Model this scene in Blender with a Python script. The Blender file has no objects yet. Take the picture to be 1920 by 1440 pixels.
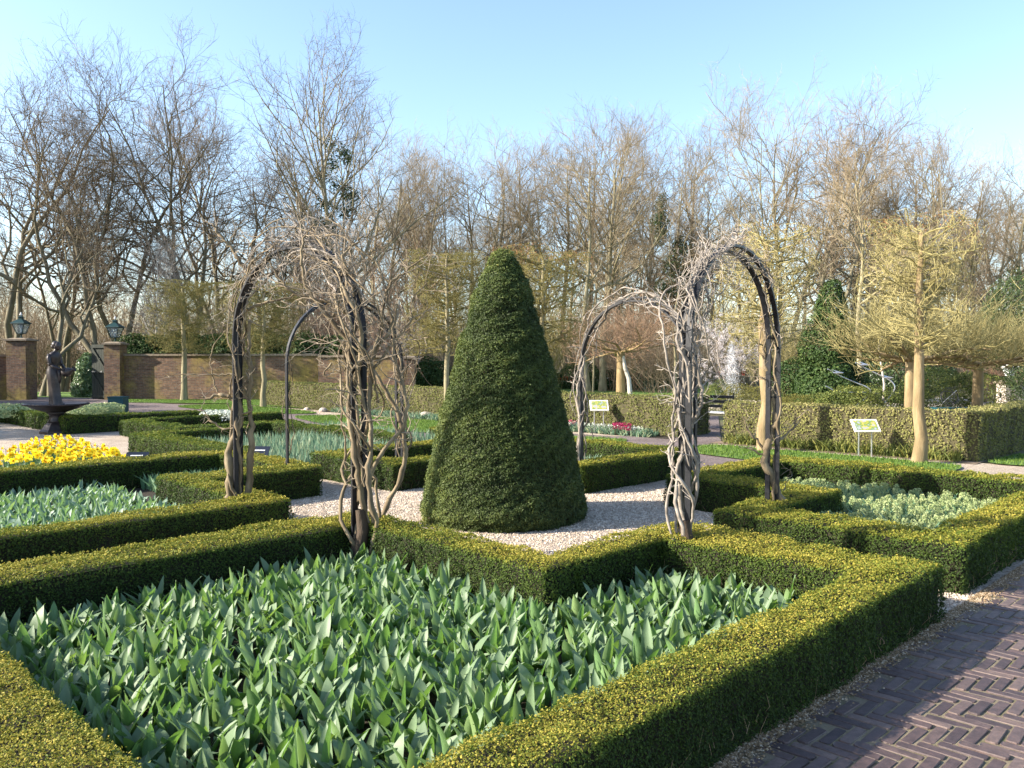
import bpy, math, random
import numpy as np
from mathutils import Vector, Matrix

# ------------------------------------------------------------------ camera, sky, sun, exposure
scn = bpy.context.scene
COL = scn.collection
H = 1.75; F = 1554.0; HZ = 675.0
PIT = math.atan((720 - HZ) / F)
cam_d = bpy.data.cameras.new("camera"); cam = bpy.data.objects.new("camera", cam_d); COL.objects.link(cam)
cam.location = (0, 0, H); cam.rotation_euler = (math.radians(90) - PIT, 0, 0)
cam_d.sensor_width = 36; cam_d.lens = F / 1920 * 36; cam_d.clip_start = 0.05; cam_d.clip_end = 1500
scn.camera = cam
SUN_EL = math.radians(26.5)
SHX, SHY = 0.987, 0.16           # ground direction in which shadows fall
world = bpy.data.worlds.new("World"); scn.world = world; world.use_nodes = True
wn = world.node_tree; wn.nodes.clear()
wo = wn.nodes.new("ShaderNodeOutputWorld"); bg = wn.nodes.new("ShaderNodeBackground"); sk = wn.nodes.new("ShaderNodeTexSky")
sk.sky_type = 'NISHITA'; sk.sun_disc = False; sk.sun_elevation = SUN_EL
sk.sun_rotation = math.atan2(-SHX, -SHY)
sk.air_density = 1.0; sk.dust_density = 1.0; sk.ozone_density = 1.8; sk.altitude = 0
bg.inputs[1].default_value = 0.135
wn.links.new(sk.outputs[0], bg.inputs[0]); wn.links.new(bg.outputs[0], wo.inputs[0])
sd = bpy.data.lights.new("sun", 'SUN'); sd.energy = 5.0; sd.angle = math.radians(0.53); sd.color = (1.0, 0.91, 0.77)
sun = bpy.data.objects.new("sun", sd); COL.objects.link(sun)
_d = Vector((SHX * math.cos(SUN_EL), SHY * math.cos(SUN_EL), -math.sin(SUN_EL)))
sun.rotation_euler = _d.to_track_quat('-Z', 'Y').to_euler(); sun.location = (-20, -5, 20)
scn.view_settings.view_transform = 'Standard'; scn.view_settings.look = 'None'
scn.view_settings.exposure = 1.5; scn.view_settings.gamma = 1.0; scn.view_settings.use_curve_mapping = False
scn.cycles.max_bounces = 6; scn.cycles.transparent_max_bounces = 8

# ------------------------------------------------------------------ helpers
rng = np.random.default_rng(7)
random.seed(7)
S2 = math.sqrt(0.5)

def G(u, v, z=0.0):
    """point at height z seen at photo pixel u, v"""
    x = u - 960; up = -(v - 720)
    y = F * math.cos(PIT) + up * math.sin(PIT); zz = up * math.cos(PIT) - F * math.sin(PIT)
    t = (z - H) / zz
    return (x * t, y * t, z)

def at(u, v, Y):
    x = u - 960; up = -(v - 720)
    y = F * math.cos(PIT) + up * math.sin(PIT); zz = up * math.cos(PIT) - F * math.sin(PIT)
    t = Y / y
    return (x * t, Y, H + zz * t)

def PQ(p, q, z=0.0):
    """garden grid (p = right-forward axis, q = left-forward axis)"""
    return (S2 * (p - q), S2 * (p + q), z)

def tag(o, label=None, cat=None, group=None, kind=None):
    if label: o["label"] = label
    if cat: o["category"] = cat
    if group: o["group"] = group
    if kind: o["kind"] = kind
    return o

def link(o, parent=None):
    COL.objects.link(o)
    if parent is not None: o.parent = parent
    return o

def empty(name, loc, label, cat, group=None, rz=0.0):
    o = bpy.data.objects.new(name, None); o.location = loc; o.rotation_euler = (0, 0, rz)
    o.empty_display_size = 0.1
    COL.objects.link(o); return tag(o, label, cat, group)

def make_mesh(name, V, F_, mats, midx=None, rnd=None, smooth=False):
    me = bpy.data.meshes.new(name)
    V = np.asarray(V, dtype=np.float32).reshape(-1, 3)
    if isinstance(F_, np.ndarray): F_ = [F_]
    F_ = [np.asarray(f, dtype=np.int32) for f in F_ if len(f)]
    loops = np.concatenate([f.ravel() for f in F_]); tot = np.concatenate([np.full(len(f), f.shape[1], np.int32) for f in F_])
    start = np.concatenate([[0], np.cumsum(tot)[:-1]]).astype(np.int32)
    me.vertices.add(len(V)); me.vertices.foreach_set("co", V.ravel())
    me.loops.add(len(loops)); me.loops.foreach_set("vertex_index", loops)
    me.polygons.add(len(tot)); me.polygons.foreach_set("loop_start", start); me.polygons.foreach_set("loop_total", tot)
    if midx is not None: me.polygons.foreach_set("material_index", np.asarray(midx, np.int32))
    me.polygons.foreach_set("use_smooth", np.full(len(tot), smooth))
    me.update(calc_edges=True)
    if rnd is not None:
        a = me.attributes.new("rnd", 'FLOAT', 'FACE'); a.data.foreach_set("value", np.asarray(rnd, np.float32))
    for m in (mats if isinstance(mats, (list, tuple)) else [mats]): me.materials.append(m)
    return me

def obj(name, me, parent=None, loc=None, rz=0.0):
    o = bpy.data.objects.new(name, me)
    if loc is not None: o.location = loc
    if rz: o.rotation_euler = (0, 0, rz)
    return link(o, parent)

class MB:
    """mesh builder for hard pieces"""
    def __init__(s): s.v = []; s.f = []; s.m = []
    def add(s, V, Fs, m=0):
        b = len(s.v); s.v += [tuple(map(float, x)) for x in V]
        for f in Fs: s.f.append(tuple(int(i) + b for i in f)); s.m.append(m)
        return s
    def box(s, c, size, rz=0.0, m=0, rx=0.0, ry=0.0, taper=1.0):
        R = Matrix.Rotation(rz, 3, 'Z') @ Matrix.Rotation(ry, 3, 'Y') @ Matrix.Rotation(rx, 3, 'X')
        V = []
        for dz in (-.5, .5):
            t = taper if dz > 0 else 1.0
            for dx, dy in ((-.5, -.5), (.5, -.5), (.5, .5), (-.5, .5)):
                V.append(Vector(c) + R @ Vector((dx * size[0] * t, dy * size[1] * t, dz * size[2])))
        return s.add(V, [(3, 2, 1, 0), (4, 5, 6, 7), (0, 1, 5, 4), (1, 2, 6, 5), (2, 3, 7, 6), (3, 0, 4, 7)], m)
    def lathe(s, prof, c=(0, 0, 0), n=24, m=0, rot=0.0):
        V = []; Fs = []
        for r, z in prof:
            for i in range(n):
                a = 2 * math.pi * i / n + rot; V.append((c[0] + r * math.cos(a), c[1] + r * math.sin(a), c[2] + z))
        k = len(prof)
        for j in range(k - 1):
            for i in range(n):
                i2 = (i + 1) % n; Fs.append((j * n + i, j * n + i2, (j + 1) * n + i2, (j + 1) * n + i))
        Fs.append(tuple(range(n - 1, -1, -1))); Fs.append(tuple((k - 1) * n + i for i in range(n)))
        return s.add(V, Fs, m)
    def tube(s, pts, r, n=6, m=0):
        P = np.array([pts], float); rr = np.full((1, len(pts)), r) if np.isscalar(r) else np.array([r], float)
        V, Fq = tubes(P, rr, n)
        k = len(pts)
        s.add(V, list(Fq) + [tuple(range(n - 1, -1, -1)), tuple((k - 1) * n + i for i in range(n))], m); return s
    def ball(s, c, r, m=0, n=12, k=8, sc=(1, 1, 1)):
        prof = [(max(1e-4, r * math.sin(math.pi * j / k)), -r * math.cos(math.pi * j / k)) for j in range(k + 1)]
        b = len(s.v); s.lathe(prof, (0, 0, 0), n, m)
        for i in range(b, len(s.v)):
            x, y, z = s.v[i]; s.v[i] = (c[0] + x * sc[0], c[1] + y * sc[1], c[2] + z * sc[2])
        return s
    def mesh(s, name, mats, smooth=False):
        me = bpy.data.meshes.new(name); me.from_pydata(s.v, [], s.f)
        for mm in (mats if isinstance(mats, (list, tuple)) else [mats]): me.materials.append(mm)
        me.polygons.foreach_set("material_index", s.m); me.polygons.foreach_set("use_smooth", [smooth] * len(s.f)); me.update(); return me
    def obj(s, name, mats, parent=None, smooth=False, loc=None, rz=0.0):
        return obj(name, s.mesh(name, mats, smooth), parent, loc, rz)

def norm(a): return a / np.maximum(np.linalg.norm(a, axis=-1, keepdims=True), 1e-9)

def tubes(P, R, sides=3):
    """P (N,K,3), R (N,K) -> verts, quad faces"""
    N, K, _ = P.shape
    T = np.empty_like(P); T[:, 1:-1] = P[:, 2:] - P[:, :-2]; T[:, 0] = P[:, 1] - P[:, 0]; T[:, -1] = P[:, -1] - P[:, -2]
    T = norm(T)
    m = norm(T.mean(axis=1, keepdims=True))
    ref = np.where(np.abs(m[..., 2:3]) > 0.8, np.array([1.0, 0.02, 0.0]), np.array([0.0, 0.02, 1.0]))
    A = norm(np.cross(T, np.broadcast_to(ref, T.shape))); B = np.cross(T, A)
    ang = np.arange(sides) * 2 * np.pi / sides
    V = P[:, :, None, :] + R[:, :, None, None] * (np.cos(ang)[None, None, :, None] * A[:, :, None, :] + np.sin(ang)[None, None, :, None] * B[:, :, None, :])
    base = (np.arange(N) * K * sides)[:, None, None] + (np.arange(K - 1) * sides)[None, :, None]
    i = np.arange(sides)[None, None, :]; i2 = (np.arange(sides) + 1)[None, None, :] % sides
    Fq = np.stack([base + i, base + i2, base + i2 + sides, base + i + sides], -1).reshape(-1, 4)
    return V.reshape(-1, 3), Fq

class Acc:
    def __init__(s): s.V = []; s.F = []; s.R = []; s.n = 0
    def add(s, V, Fq, rnd=None):
        if len(V) == 0: return
        s.V.append(np.asarray(V, np.float32)); s.F.append(np.asarray(Fq) + s.n); s.n += len(V)
        s.R.append(np.full(len(Fq), 0.5) if rnd is None else np.broadcast_to(rnd, (len(Fq),)))
    def mesh(s, name, mats, smooth=False):
        groups = {}
        for f, r in zip(s.F, s.R): groups.setdefault(f.shape[1], []).append((f, r))
        Fs = [np.concatenate([x[0] for x in g]) for g in groups.values()]
        Rs = np.concatenate([np.concatenate([x[1] for x in g]) for g in groups.values()])
        return make_mesh(name, np.concatenate(s.V), Fs, mats, rnd=Rs, smooth=smooth)

def leaf_quads(C, N, L, W, tilt=0.6, fold=0.25, g=None):
    """folded diamond leaves: centres C, surface normals N, lengths L, widths W"""
    g = g or rng
    n = len(C)
    Nn = norm(N + g.normal(0, tilt, (n, 3)))
    a = norm(np.cross(Nn, g.normal(0, 1, (n, 3)))); b = np.cross(Nn, a)
    L = np.broadcast_to(L, (n,))[:, None]; W = np.broadcast_to(W, (n,))[:, None]
    v0 = C - a * L * .5; v2 = C + a * L * .5
    v1 = C + b * W * .5 + Nn * W * fold; v3 = C - b * W * .5 + Nn * W * fold
    V = np.stack([v0, v1, v2, v3], 1).reshape(-1, 3)
    k = np.arange(n)[:, None] * 4
    return V, np.concatenate([k + 0, k + 1, k + 2, k + 3], 1)

def snoise(P, f=1.0, seed=0):
    """cheap smooth noise from sines, about -1..1"""
    g = np.random.default_rng(seed); out = 0
    for i in range(5):
        k = g.normal(0, 1, 3); k = k / np.linalg.norm(k) * f * (0.7 + 0.5 * i)
        out = out + np.sin(P @ k + g.uniform(0, 6.28)) / (1 + .3 * i)
    return out / 2.6

# ------------------------------------------------------------------ materials
def newmat(name):
    m = bpy.data.materials.new(name); m.use_nodes = True; nt = m.node_tree
    b = nt.nodes["Principled BSDF"]; return m, nt, b

def ramp(nt, stops, interp='LINEAR'):
    r = nt.nodes.new("ShaderNodeValToRGB"); r.color_ramp.interpolation = interp
    e = r.color_ramp.elements
    while len(e) > 1: e.remove(e[-1])
    e[0].position = stops[0][0]; e[0].color = (*stops[0][1], 1)
    for p, c in stops[1:]:
        x = e.new(p); x.color = (*c, 1)
    return r

def noise(nt, scale, detail=4, rough=.55, coord='Object', vec=None):
    t = nt.nodes.new("ShaderNodeTexNoise"); t.inputs['Scale'].default_value = scale; t.inputs['Detail'].default_value = detail; t.inputs['Roughness'].default_value = rough
    if vec is None:
        c = nt.nodes.new("ShaderNodeTexCoord"); nt.links.new(c.outputs[coord], t.inputs['Vector'])
    else: nt.links.new(vec, t.inputs['Vector'])
    return t

def bump(nt, b, src, strength=.3, dist=.01):
    n = nt.nodes.new("ShaderNodeBump"); n.inputs['Strength'].default_value = strength; n.inputs['Distance'].default_value = dist
    nt.links.new(src, n.inputs['Height']); nt.links.new(n.outputs[0], b.inputs['Normal']); return n

def mixc(nt, fac, a, b, mode='MIX'):
    m = nt.nodes.new("ShaderNodeMix"); m.data_type = 'RGBA'; m.blend_type = mode
    for s, v in ((m.inputs[0], fac), (m.inputs[6], a), (m.inputs[7], b)):
        if hasattr(v, 'is_output') or hasattr(v, 'links'): nt.links.new(v, s)
        elif isinstance(v, tuple): s.default_value = (*v, 1)
        else: s.default_value = v
    return m.outputs[2]

def leaf_mat(name, stops, trans=.25, rough=.5, spec=.3, nscale=None):
    m, nt, b = newmat(name)
    a = nt.nodes.new("ShaderNodeAttribute"); a.attribute_name = "rnd"
    r = ramp(nt, stops); nt.links.new(a.outputs['Fac'], r.inputs[0]); col = r.outputs[0]
    if nscale:
        n = noise(nt, nscale, 3); rr = ramp(nt, [(.35, (.65, .65, .65)), (.65, (1.2, 1.15, 1.05))]); nt.links.new(n.outputs['Fac'], rr.inputs[0])
        col = mixc(nt, 1.0, col, rr.outputs[0], 'MULTIPLY')
    nt.links.new(col, b.inputs['Base Color']); b.inputs['Roughness'].default_value = rough
    b.inputs['Specular IOR Level'].default_value = spec
    if trans > 0:
        t = nt.nodes.new("ShaderNodeBsdfTranslucent"); nt.links.new(col, t.inputs[0])
        mx = nt.nodes.new("ShaderNodeMixShader"); mx.inputs[0].default_value = trans
        nt.links.new(b.outputs[0], mx.inputs[1]); nt.links.new(t.outputs[0], mx.inputs[2])
        nt.links.new(mx.outputs[0], nt.nodes["Material Output"].inputs[0])
    return m

def noisy_mat(name, stops, scale=6, rough=.8, bs=.3, bd=.01, metallic=0.0, spec=.3, detail=6, stretch=None, bscale=None):
    m, nt, b = newmat(name)
    c = nt.nodes.new("ShaderNodeTexCoord"); vec = c.outputs['Object']
    if stretch:
        mp = nt.nodes.new("ShaderNodeMapping"); mp.inputs['Scale'].default_value = stretch; nt.links.new(vec, mp.inputs[0]); vec = mp.outputs[0]
    n = noise(nt, scale, detail, .6, vec=vec); r = ramp(nt, stops); nt.links.new(n.outputs['Fac'], r.inputs[0])
    nt.links.new(r.outputs[0], b.inputs['Base Color']); b.inputs['Roughness'].default_value = rough
    b.inputs['Metallic'].default_value = metallic; b.inputs['Specular IOR Level'].default_value = spec
    n2 = noise(nt, (bscale or scale * 4), 4, .6, vec=vec)
    if bs: bump(nt, b, n2.outputs['Fac'], bs, bd)
    return m

def plain(name, col, rough=.6, metallic=0, spec=.4):
    m, nt, b = newmat(name); b.inputs['Base Color'].default_value = (*col, 1); b.inputs['Roughness'].default_value = rough
    b.inputs['Metallic'].default_value = metallic; b.inputs['Specular IOR Level'].default_value = spec; return m

M = {}
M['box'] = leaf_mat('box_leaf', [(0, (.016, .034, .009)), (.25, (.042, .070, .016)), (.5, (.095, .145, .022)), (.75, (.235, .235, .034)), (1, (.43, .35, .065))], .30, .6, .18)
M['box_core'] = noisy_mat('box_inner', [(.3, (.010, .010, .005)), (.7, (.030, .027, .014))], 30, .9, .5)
M['hedge_core'] = noisy_mat('beech_inner', [(.3, (.03, .028, .012)), (.7, (.10, .085, .045))], 12, .9, .5, stretch=(1, 1, .15))
M['twig_brown'] = noisy_mat('hedge_twig', [(.3, (.16, .11, .06)), (.7, (.30, .22, .13))], 40, .8, .2)
M['yew'] = leaf_mat('yew_leaf', [(0, (.016, .028, .010)), (.4, (.065, .095, .026)), (.75, (.14, .175, .042)), (1, (.30, .28, .06))], .18, .55, .25)
M['beech'] = leaf_mat('beech_hedge_leaf', [(0, (.07, .08, .02)), (.35, (.15, .17, .045)), (.7, (.27, .26, .09)), (1, (.42, .36, .16))], .3, .6, .2)
M['laurel'] = leaf_mat('laurel_leaf', [(0, (.018, .040, .012)), (.6, (.05, .09, .022)), (1, (.13, .17, .05))], .15, .55, .2)
M['laurel_pale'] = leaf_mat('pale_laurel_leaf', [(0, (.05, .10, .04)), (.6, (.16, .24, .10)), (1, (.34, .40, .22))], .25, .35, .5)
M['ivy'] = leaf_mat('ivy_leaf', [(0, (.014, .030, .010)), (.7, (.05, .085, .02)), (1, (.12, .15, .04))], .15, .4, .4)
M['conifer'] = leaf_mat('conifer_leaf', [(0, (.015, .032, .014)), (.7, (.06, .09, .03)), (1, (.18, .19, .06))], .1, .6, .2)
M['shrub'] = leaf_mat('shrub_leaf', [(0, (.04, .06, .015)), (.5, (.12, .15, .035)), (1, (.30, .30, .08))], .3, .55, .25)
M['heather'] = leaf_mat('heather_leaf', [(0, (.06, .05, .015)), (.5, (.16, .16, .035)), (1, (.30, .24, .08))], .2, .7, .2)
M['blossom'] = leaf_mat('blossom', [(0, (.50, .45, .45)), (1, (.85, .80, .80))], .4, .6, .2)
M['bud'] = leaf_mat('lime_bud', [(0, (.12, .11, .03)), (.5, (.20, .19, .05)), (1, (.32, .29, .09))], .3, .6, .2)
M['dry'] = leaf_mat('dry_leaf', [(0, (.20, .09, .04)), (.5, (.34, .17, .08)), (1, (.48, .27, .14))], .3, .7, .1)
M['ground'] = noisy_mat('woodland_ground', [(.3, (.055, .045, .025)), (.5, (.10, .085, .045)), (.68, (.09, .12, .035))], .35, .95, .6, .05, bscale=3)
M['soil'] = noisy_mat('bed_soil', [(.3, (.022, .017, .012)), (.7, (.055, .042, .030))], 14, .95, .9, .02)
def bark(name, a, b_, c, sc=5, moss=None):
    return noisy_mat(name, [(.25, a), (.5, b_), (.75, c)], sc, .85, .7, .02, stretch=(1, 1, .25))
M['bark'] = bark('grey_bark', (.13, .11, .065), (.25, .215, .13), (.36, .32, .20), 6)
M['bark_dark'] = bark('dark_bark', (.085, .075, .05), (.16, .14, .09), (.24, .21, .135), 6)
M['bark_lichen'] = bark('lichen_bark', (.13, .095, .05), (.24, .175, .09), (.36, .29, .19), 5)
M['bark_birch'] = bark('birch_bark', (.22, .19, .16), (.48, .44, .38), (.62, .58, .52), 3)
M['bark_old'] = bark('old_dark_bark', (.03, .02, .014), (.06, .042, .028), (.11, .08, .052), 8)
M['bark_red'] = bark('trunk_bark_brown', (.12, .08, .04), (.24, .17, .085), (.32, .25, .14), 6)
def twig(name, a, b_): return leaf_mat(name, [(0, a), (1, b_)], 0, .8, .15)
M['twig'] = twig('bare_twig', (.19, .155, .095), (.32, .25, .16))
M['twig_dark'] = twig('dark_twig', (.13, .105, .07), (.25, .19, .13))
M['twig_yellow'] = twig('lichen_twig', (.16, .14, .055), (.36, .31, .14))
M['twig_olive'] = twig('olive_twig', (.11, .095, .032), (.24, .205, .075))
M['twig_pink'] = twig('reddish_twig', (.20, .12, .075), (.36, .24, .155))
M['twig_white'] = twig('white_twig', (.20, .165, .14), (.42, .37, .32))
M['vine'] = noisy_mat('vine_bark', [(.25, (.07, .052, .032)), (.5, (.17, .13, .08)), (.75, (.33, .27, .175))], 9, .85, .6, .006, stretch=(1, 1, .3))
M['vine_grey'] = noisy_mat('grey_vine_bark', [(.3, (.10, .085, .07)), (.7, (.34, .295, .25))], 14, .85, .5, .004)
M['iron'] = noisy_mat('black_painted_iron', [(.3, (.007, .008, .011)), (.7, (.015, .016, .021))], 20, .45, .1, .002, spec=.3)
M['bronze'] = noisy_mat('dark_bronze', [(.3, (.020, .017, .018)), (.6, (.045, .036, .036)), (.8, (.06, .06, .055))], 9, .42, .25, .005, metallic=.4, spec=.5)
M['steel'] = plain('polished_steel', (.62, .63, .65), .25, .8)
M['lantern_green'] = noisy_mat('lantern_green_paint', [(.3, (.008, .030, .032)), (.7, (.016, .048, .046))], 12, .4, .05)
M['teal'] = noisy_mat('teal_paint', [(.3, (.006, .050, .062)), (.7, (.010, .065, .078))], 6, .45, .05)
M['white'] = noisy_mat('white_paint', [(.3, (.66, .64, .60)), (.7, (.80, .79, .76))], 8, .6, .1)
M['cream'] = noisy_mat('cream_sheeting', [(.3, (.58, .50, .40)), (.7, (.72, .66, .56))], 3, .7, .1)
M['stone'] = noisy_mat('pale_stone', [(.3, (.30, .25, .21)), (.7, (.52, .46, .40))], 7, .9, .6, .02)
M['cap'] = noisy_mat('coping_stone', [(.3, (.15, .115, .085)), (.7, (.27, .22, .16))], 9, .9, .5, .01)
M['plaque'] = plain('black_plaque', (.012, .016, .028), .3)
M['ink'] = plain('white_lettering', (.75, .75, .75), .6)
M['wood_gate'] = noisy_mat('dark_gate_wood', [(.3, (.018, .024, .018)), (.7, (.045, .052, .040))], 8, .7, .4, .004, stretch=(3, 3, .4))
g_, nt, b = newmat('lantern_glass'); b.inputs['Base Color'].default_value = (.8, .86, .88, 1); b.inputs['Roughness'].default_value = .05; b.inputs['Transmission Weight'].default_value = .85; b.inputs['IOR'].default_value = 1.3
M['glass'] = g_
g_, nt, b = newmat('water_drops'); b.inputs['Base Color'].default_value = (.88, .90, .92, 1); b.inputs['Roughness'].default_value = .2; b.inputs['Transmission Weight'].default_value = .25
M['drops'] = g_

def gravel_mat(name, dark, mid, light, sc):
    m, nt, b = newmat(name); c = nt.nodes.new("ShaderNodeTexCoord")
    v = nt.nodes.new("ShaderNodeTexVoronoi"); v.inputs['Scale'].default_value = sc; nt.links.new(c.outputs['Object'], v.inputs['Vector'])
    v2 = nt.nodes.new("ShaderNodeTexVoronoi"); v2.feature = 'DISTANCE_TO_EDGE'; v2.inputs['Scale'].default_value = sc; nt.links.new(c.outputs['Object'], v2.inputs['Vector'])
    sep = nt.nodes.new("ShaderNodeSeparateColor"); nt.links.new(v.outputs['Color'], sep.inputs[0])
    r = ramp(nt, [(0, dark), (.35, mid), (1, light)]); nt.links.new(sep.outputs[0], r.inputs[0])
    n = noise(nt, 1.1, 5, .6); r2 = ramp(nt, [(.35, (.78, .74, .70)), (.65, (1.08, 1.06, 1.04))]); nt.links.new(n.outputs['Fac'], r2.inputs[0])
    col = mixc(nt, 1.0, r.outputs[0], r2.outputs[0], 'MULTIPLY')
    nt.links.new(col, b.inputs['Base Color']); b.inputs['Roughness'].default_value = .9
    mm = nt.nodes.new("ShaderNodeMath"); mm.operation = 'MINIMUM'; mm.inputs[1].default_value = .25; nt.links.new(v2.outputs['Distance'], mm.inputs[0])
    bump(nt, b, mm.outputs[0], 1.0, .03); return m
M['gravel'] = gravel_mat('crushed_shell_gravel', (.26, .20, .15), (.46, .38, .30), (.66, .57, .47), 70)
M['pebble'] = leaf_mat('gravel_stone', [(0, (.26, .20, .15)), (.5, (.50, .41, .32)), (1, (.72, .63, .52))], 0, .85, .2)
M['asphalt'] = gravel_mat('path_paving', (.11, .085, .085), (.165, .13, .128), (.22, .175, .165), 40)
m, nt, b = newmat('lawn_grass'); n = noise(nt, 3, 8, .75); r = ramp(nt, [(.3, (.050, .10, .016)), (.5, (.10, .19, .024)), (.72, (.17, .27, .04))]); nt.links.new(n.outputs['Fac'], r.inputs[0])
nt.links.new(r.outputs[0], b.inputs['Base Color']); b.inputs['Roughness'].default_value = .8; n2 = noise(nt, 60, 5, .8); bump(nt, b, n2.outputs['Fac'], 1.0, .03); M['lawn'] = m
M['grass'] = leaf_mat('grass_blade', [(0, (.05, .10, .015)), (.6, (.11, .19, .028)), (1, (.20, .28, .06))], .3, .6, .2)

def brickwall_mat():
    m, nt, b = newmat('old_brickwork'); c = nt.nodes.new("ShaderNodeTexCoord")
    mp = nt.nodes.new("ShaderNodeMapping"); mp.inputs['Rotation'].default_value = (math.radians(90), 0, 0); nt.links.new(c.outputs['Object'], mp.inputs[0])
    # use x+y along the wall and z up
    sx = nt.nodes.new("ShaderNodeSeparateXYZ"); nt.links.new(c.outputs['Object'], sx.inputs[0])
    ad = nt.nodes.new("ShaderNodeMath"); ad.operation = 'ADD'; nt.links.new(sx.outputs[0], ad.inputs[0]); nt.links.new(sx.outputs[1], ad.inputs[1])
    cb = nt.nodes.new("ShaderNodeCombineXYZ"); nt.links.new(ad.outputs[0], cb.inputs[0]); nt.links.new(sx.outputs[2], cb.inputs[1])
    br = nt.nodes.new("ShaderNodeTexBrick"); br.inputs['Scale'].default_value = 1.0; br.inputs['Brick Width'].default_value = .22; br.inputs['Row Height'].default_value = .068
    br.inputs['Mortar Size'].default_value = .010; br.inputs['Color1'].default_value = (.10, .046, .028, 1); br.inputs['Color2'].default_value = (.22, .115, .065, 1); br.inputs['Mortar'].default_value = (.14, .12, .095, 1)
    nt.links.new(cb.outputs[0], br.inputs['Vector'])
    n = noise(nt, .45, 6, .7); r = ramp(nt, [(.46, (0, 0, 0)), (.60, (.8, .8, .8))]); nt.links.new(n.outputs['Fac'], r.inputs[0])
    col = mixc(nt, r.outputs[0], br.outputs['Color'], (.26, .195, .045))
    n3 = noise(nt, 7, 5, .7); r3 = ramp(nt, [(.3, (.5, .5, .5)), (.7, (1.25, 1.25, 1.25))]); nt.links.new(n3.outputs['Fac'], r3.inputs[0])
    col = mixc(nt, 1.0, col, r3.outputs[0], 'MULTIPLY')
    nt.links.new(col, b.inputs['Base Color']); b.inputs['Roughness'].default_value = .9
    bump(nt, b, br.outputs['Fac'], -.5, .01); return m
M['brickwall'] = brickwall_mat()
# paving brick, colour varies with object random and position
m, nt, b = newmat('paving_brick'); oi = nt.nodes.new("ShaderNodeObjectInfo"); at_ = nt.nodes.new("ShaderNodeAttribute"); at_.attribute_name = 'rnd'
add = nt.nodes.new("ShaderNodeMath"); add.operation = 'ADD'; nt.links.new(oi.outputs['Random'], add.inputs[0]); nt.links.new(at_.outputs['Fac'], add.inputs[1])
fr = nt.nodes.new("ShaderNodeMath"); fr.operation = 'FRACT'; nt.links.new(add.outputs[0], fr.inputs[0])
r = ramp(nt, [(0, (.055, .037, .038)), (.5, (.090, .060, .056)), (1, (.150, .104, .088))]); nt.links.new(fr.outputs[0], r.inputs[0])
geo = nt.nodes.new("ShaderNodeNewGeometry"); n = noise(nt, 26, 7, .75, vec=geo.outputs['Position']); r2 = ramp(nt, [(.3, (.5, .5, .5)), (.55, (1, 1, 1)), (.75, (1.5, 1.4, 1.3))]); nt.links.new(n.outputs['Fac'], r2.inputs[0])
nt.links.new(mixc(nt, 1.0, r.outputs[0], r2.outputs[0], 'MULTIPLY'), b.inputs['Base Color']); b.inputs['Roughness'].default_value = .6; b.inputs['Specular IOR Level'].default_value = .45
n = noise(nt, 90, 6, .7, vec=geo.outputs['Position']); bump(nt, b, n.outputs['Fac'], .5, .006); M['brick'] = m
m, nt, b = newmat('joint_sand'); geo = nt.nodes.new("ShaderNodeNewGeometry"); n = noise(nt, 9, 8, .75, vec=geo.outputs['Position'])
r = ramp(nt, [(.3, (.09, .07, .05)), (.46, (.21, .17, .115)), (.58, (.14, .12, .06)), (.72, (.08, .11, .025))]); nt.links.new(n.outputs['Fac'], r.inputs[0]); nt.links.new(r.outputs[0], b.inputs['Base Color'])
b.inputs['Roughness'].default_value = .95; n = noise(nt, 160, 4, .7, vec=geo.outputs['Position']); bump(nt, b, n.outputs['Fac'], .8, .01); M['sand'] = m
# tulip leaf
def tulip_mat(name, base, edge, back):
    m, nt, b = newmat(name)
    oi = nt.nodes.new("ShaderNodeObjectInfo"); a = nt.nodes.new("ShaderNodeAttribute"); a.attribute_name = 'rnd'
    add = nt.nodes.new("ShaderNodeMath"); add.operation = 'ADD'; nt.links.new(oi.outputs['Random'], add.inputs[0]); nt.links.new(a.outputs['Fac'], add.inputs[1])
    fr = nt.nodes.new("ShaderNodeMath"); fr.operation = 'FRACT'; nt.links.new(add.outputs[0], fr.inputs[0])
    r = ramp(nt, [(0, base), (.7, tuple(x * 1.3 for x in base)), (1, edge)]); nt.links.new(fr.outputs[0], r.inputs[0])
    c = nt.nodes.new("ShaderNodeTexCoord"); mp = nt.nodes.new("ShaderNodeMapping"); mp.inputs['Scale'].default_value = (160, 160, 6); nt.links.new(c.outputs['Object'], mp.inputs[0])
    n = noise(nt, 1, 3, .5, vec=mp.outputs[0]); r2 = ramp(nt, [(.3, (.86, .88, .86)), (.7, (1.1, 1.08, 1.1))]); nt.links.new(n.outputs['Fac'], r2.inputs[0])
    col = mixc(nt, 1.0, r.outputs[0], r2.outputs[0], 'MULTIPLY')
    geo = nt.nodes.new("ShaderNodeNewGeometry"); col = mixc(nt, geo.outputs['Backfacing'], col, back)
    nt.links.new(col, b.inputs['Base Color']); b.inputs['Roughness'].default_value = .5; b.inputs['Specular IOR Level'].default_value = .35
    bump(nt, b, n.outputs['Fac'], .25, .002)
    t = nt.nodes.new("ShaderNodeBsdfTranslucent"); nt.links.new(mixc(nt, 1.0, col, (1.1, 1.25, .45), 'MULTIPLY'), t.inputs[0])
    mx = nt.nodes.new("ShaderNodeMixShader"); mx.inputs[0].default_value = .30; nt.links.new(b.outputs[0], mx.inputs[1]); nt.links.new(t.outputs[0], mx.inputs[2])
    nt.links.new(mx.outputs[0], nt.nodes["Material Output"].inputs[0]); return m
M['tulip'] = tulip_mat('tulip_leaf', (.125, .215, .085), (.23, .32, .13), (.165, .24, .13))
M['tulip_blue'] = tulip_mat('blue_green_tulip_leaf', (.16, .25, .17), (.27, .36, .24), (.19, .28, .20))
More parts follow.
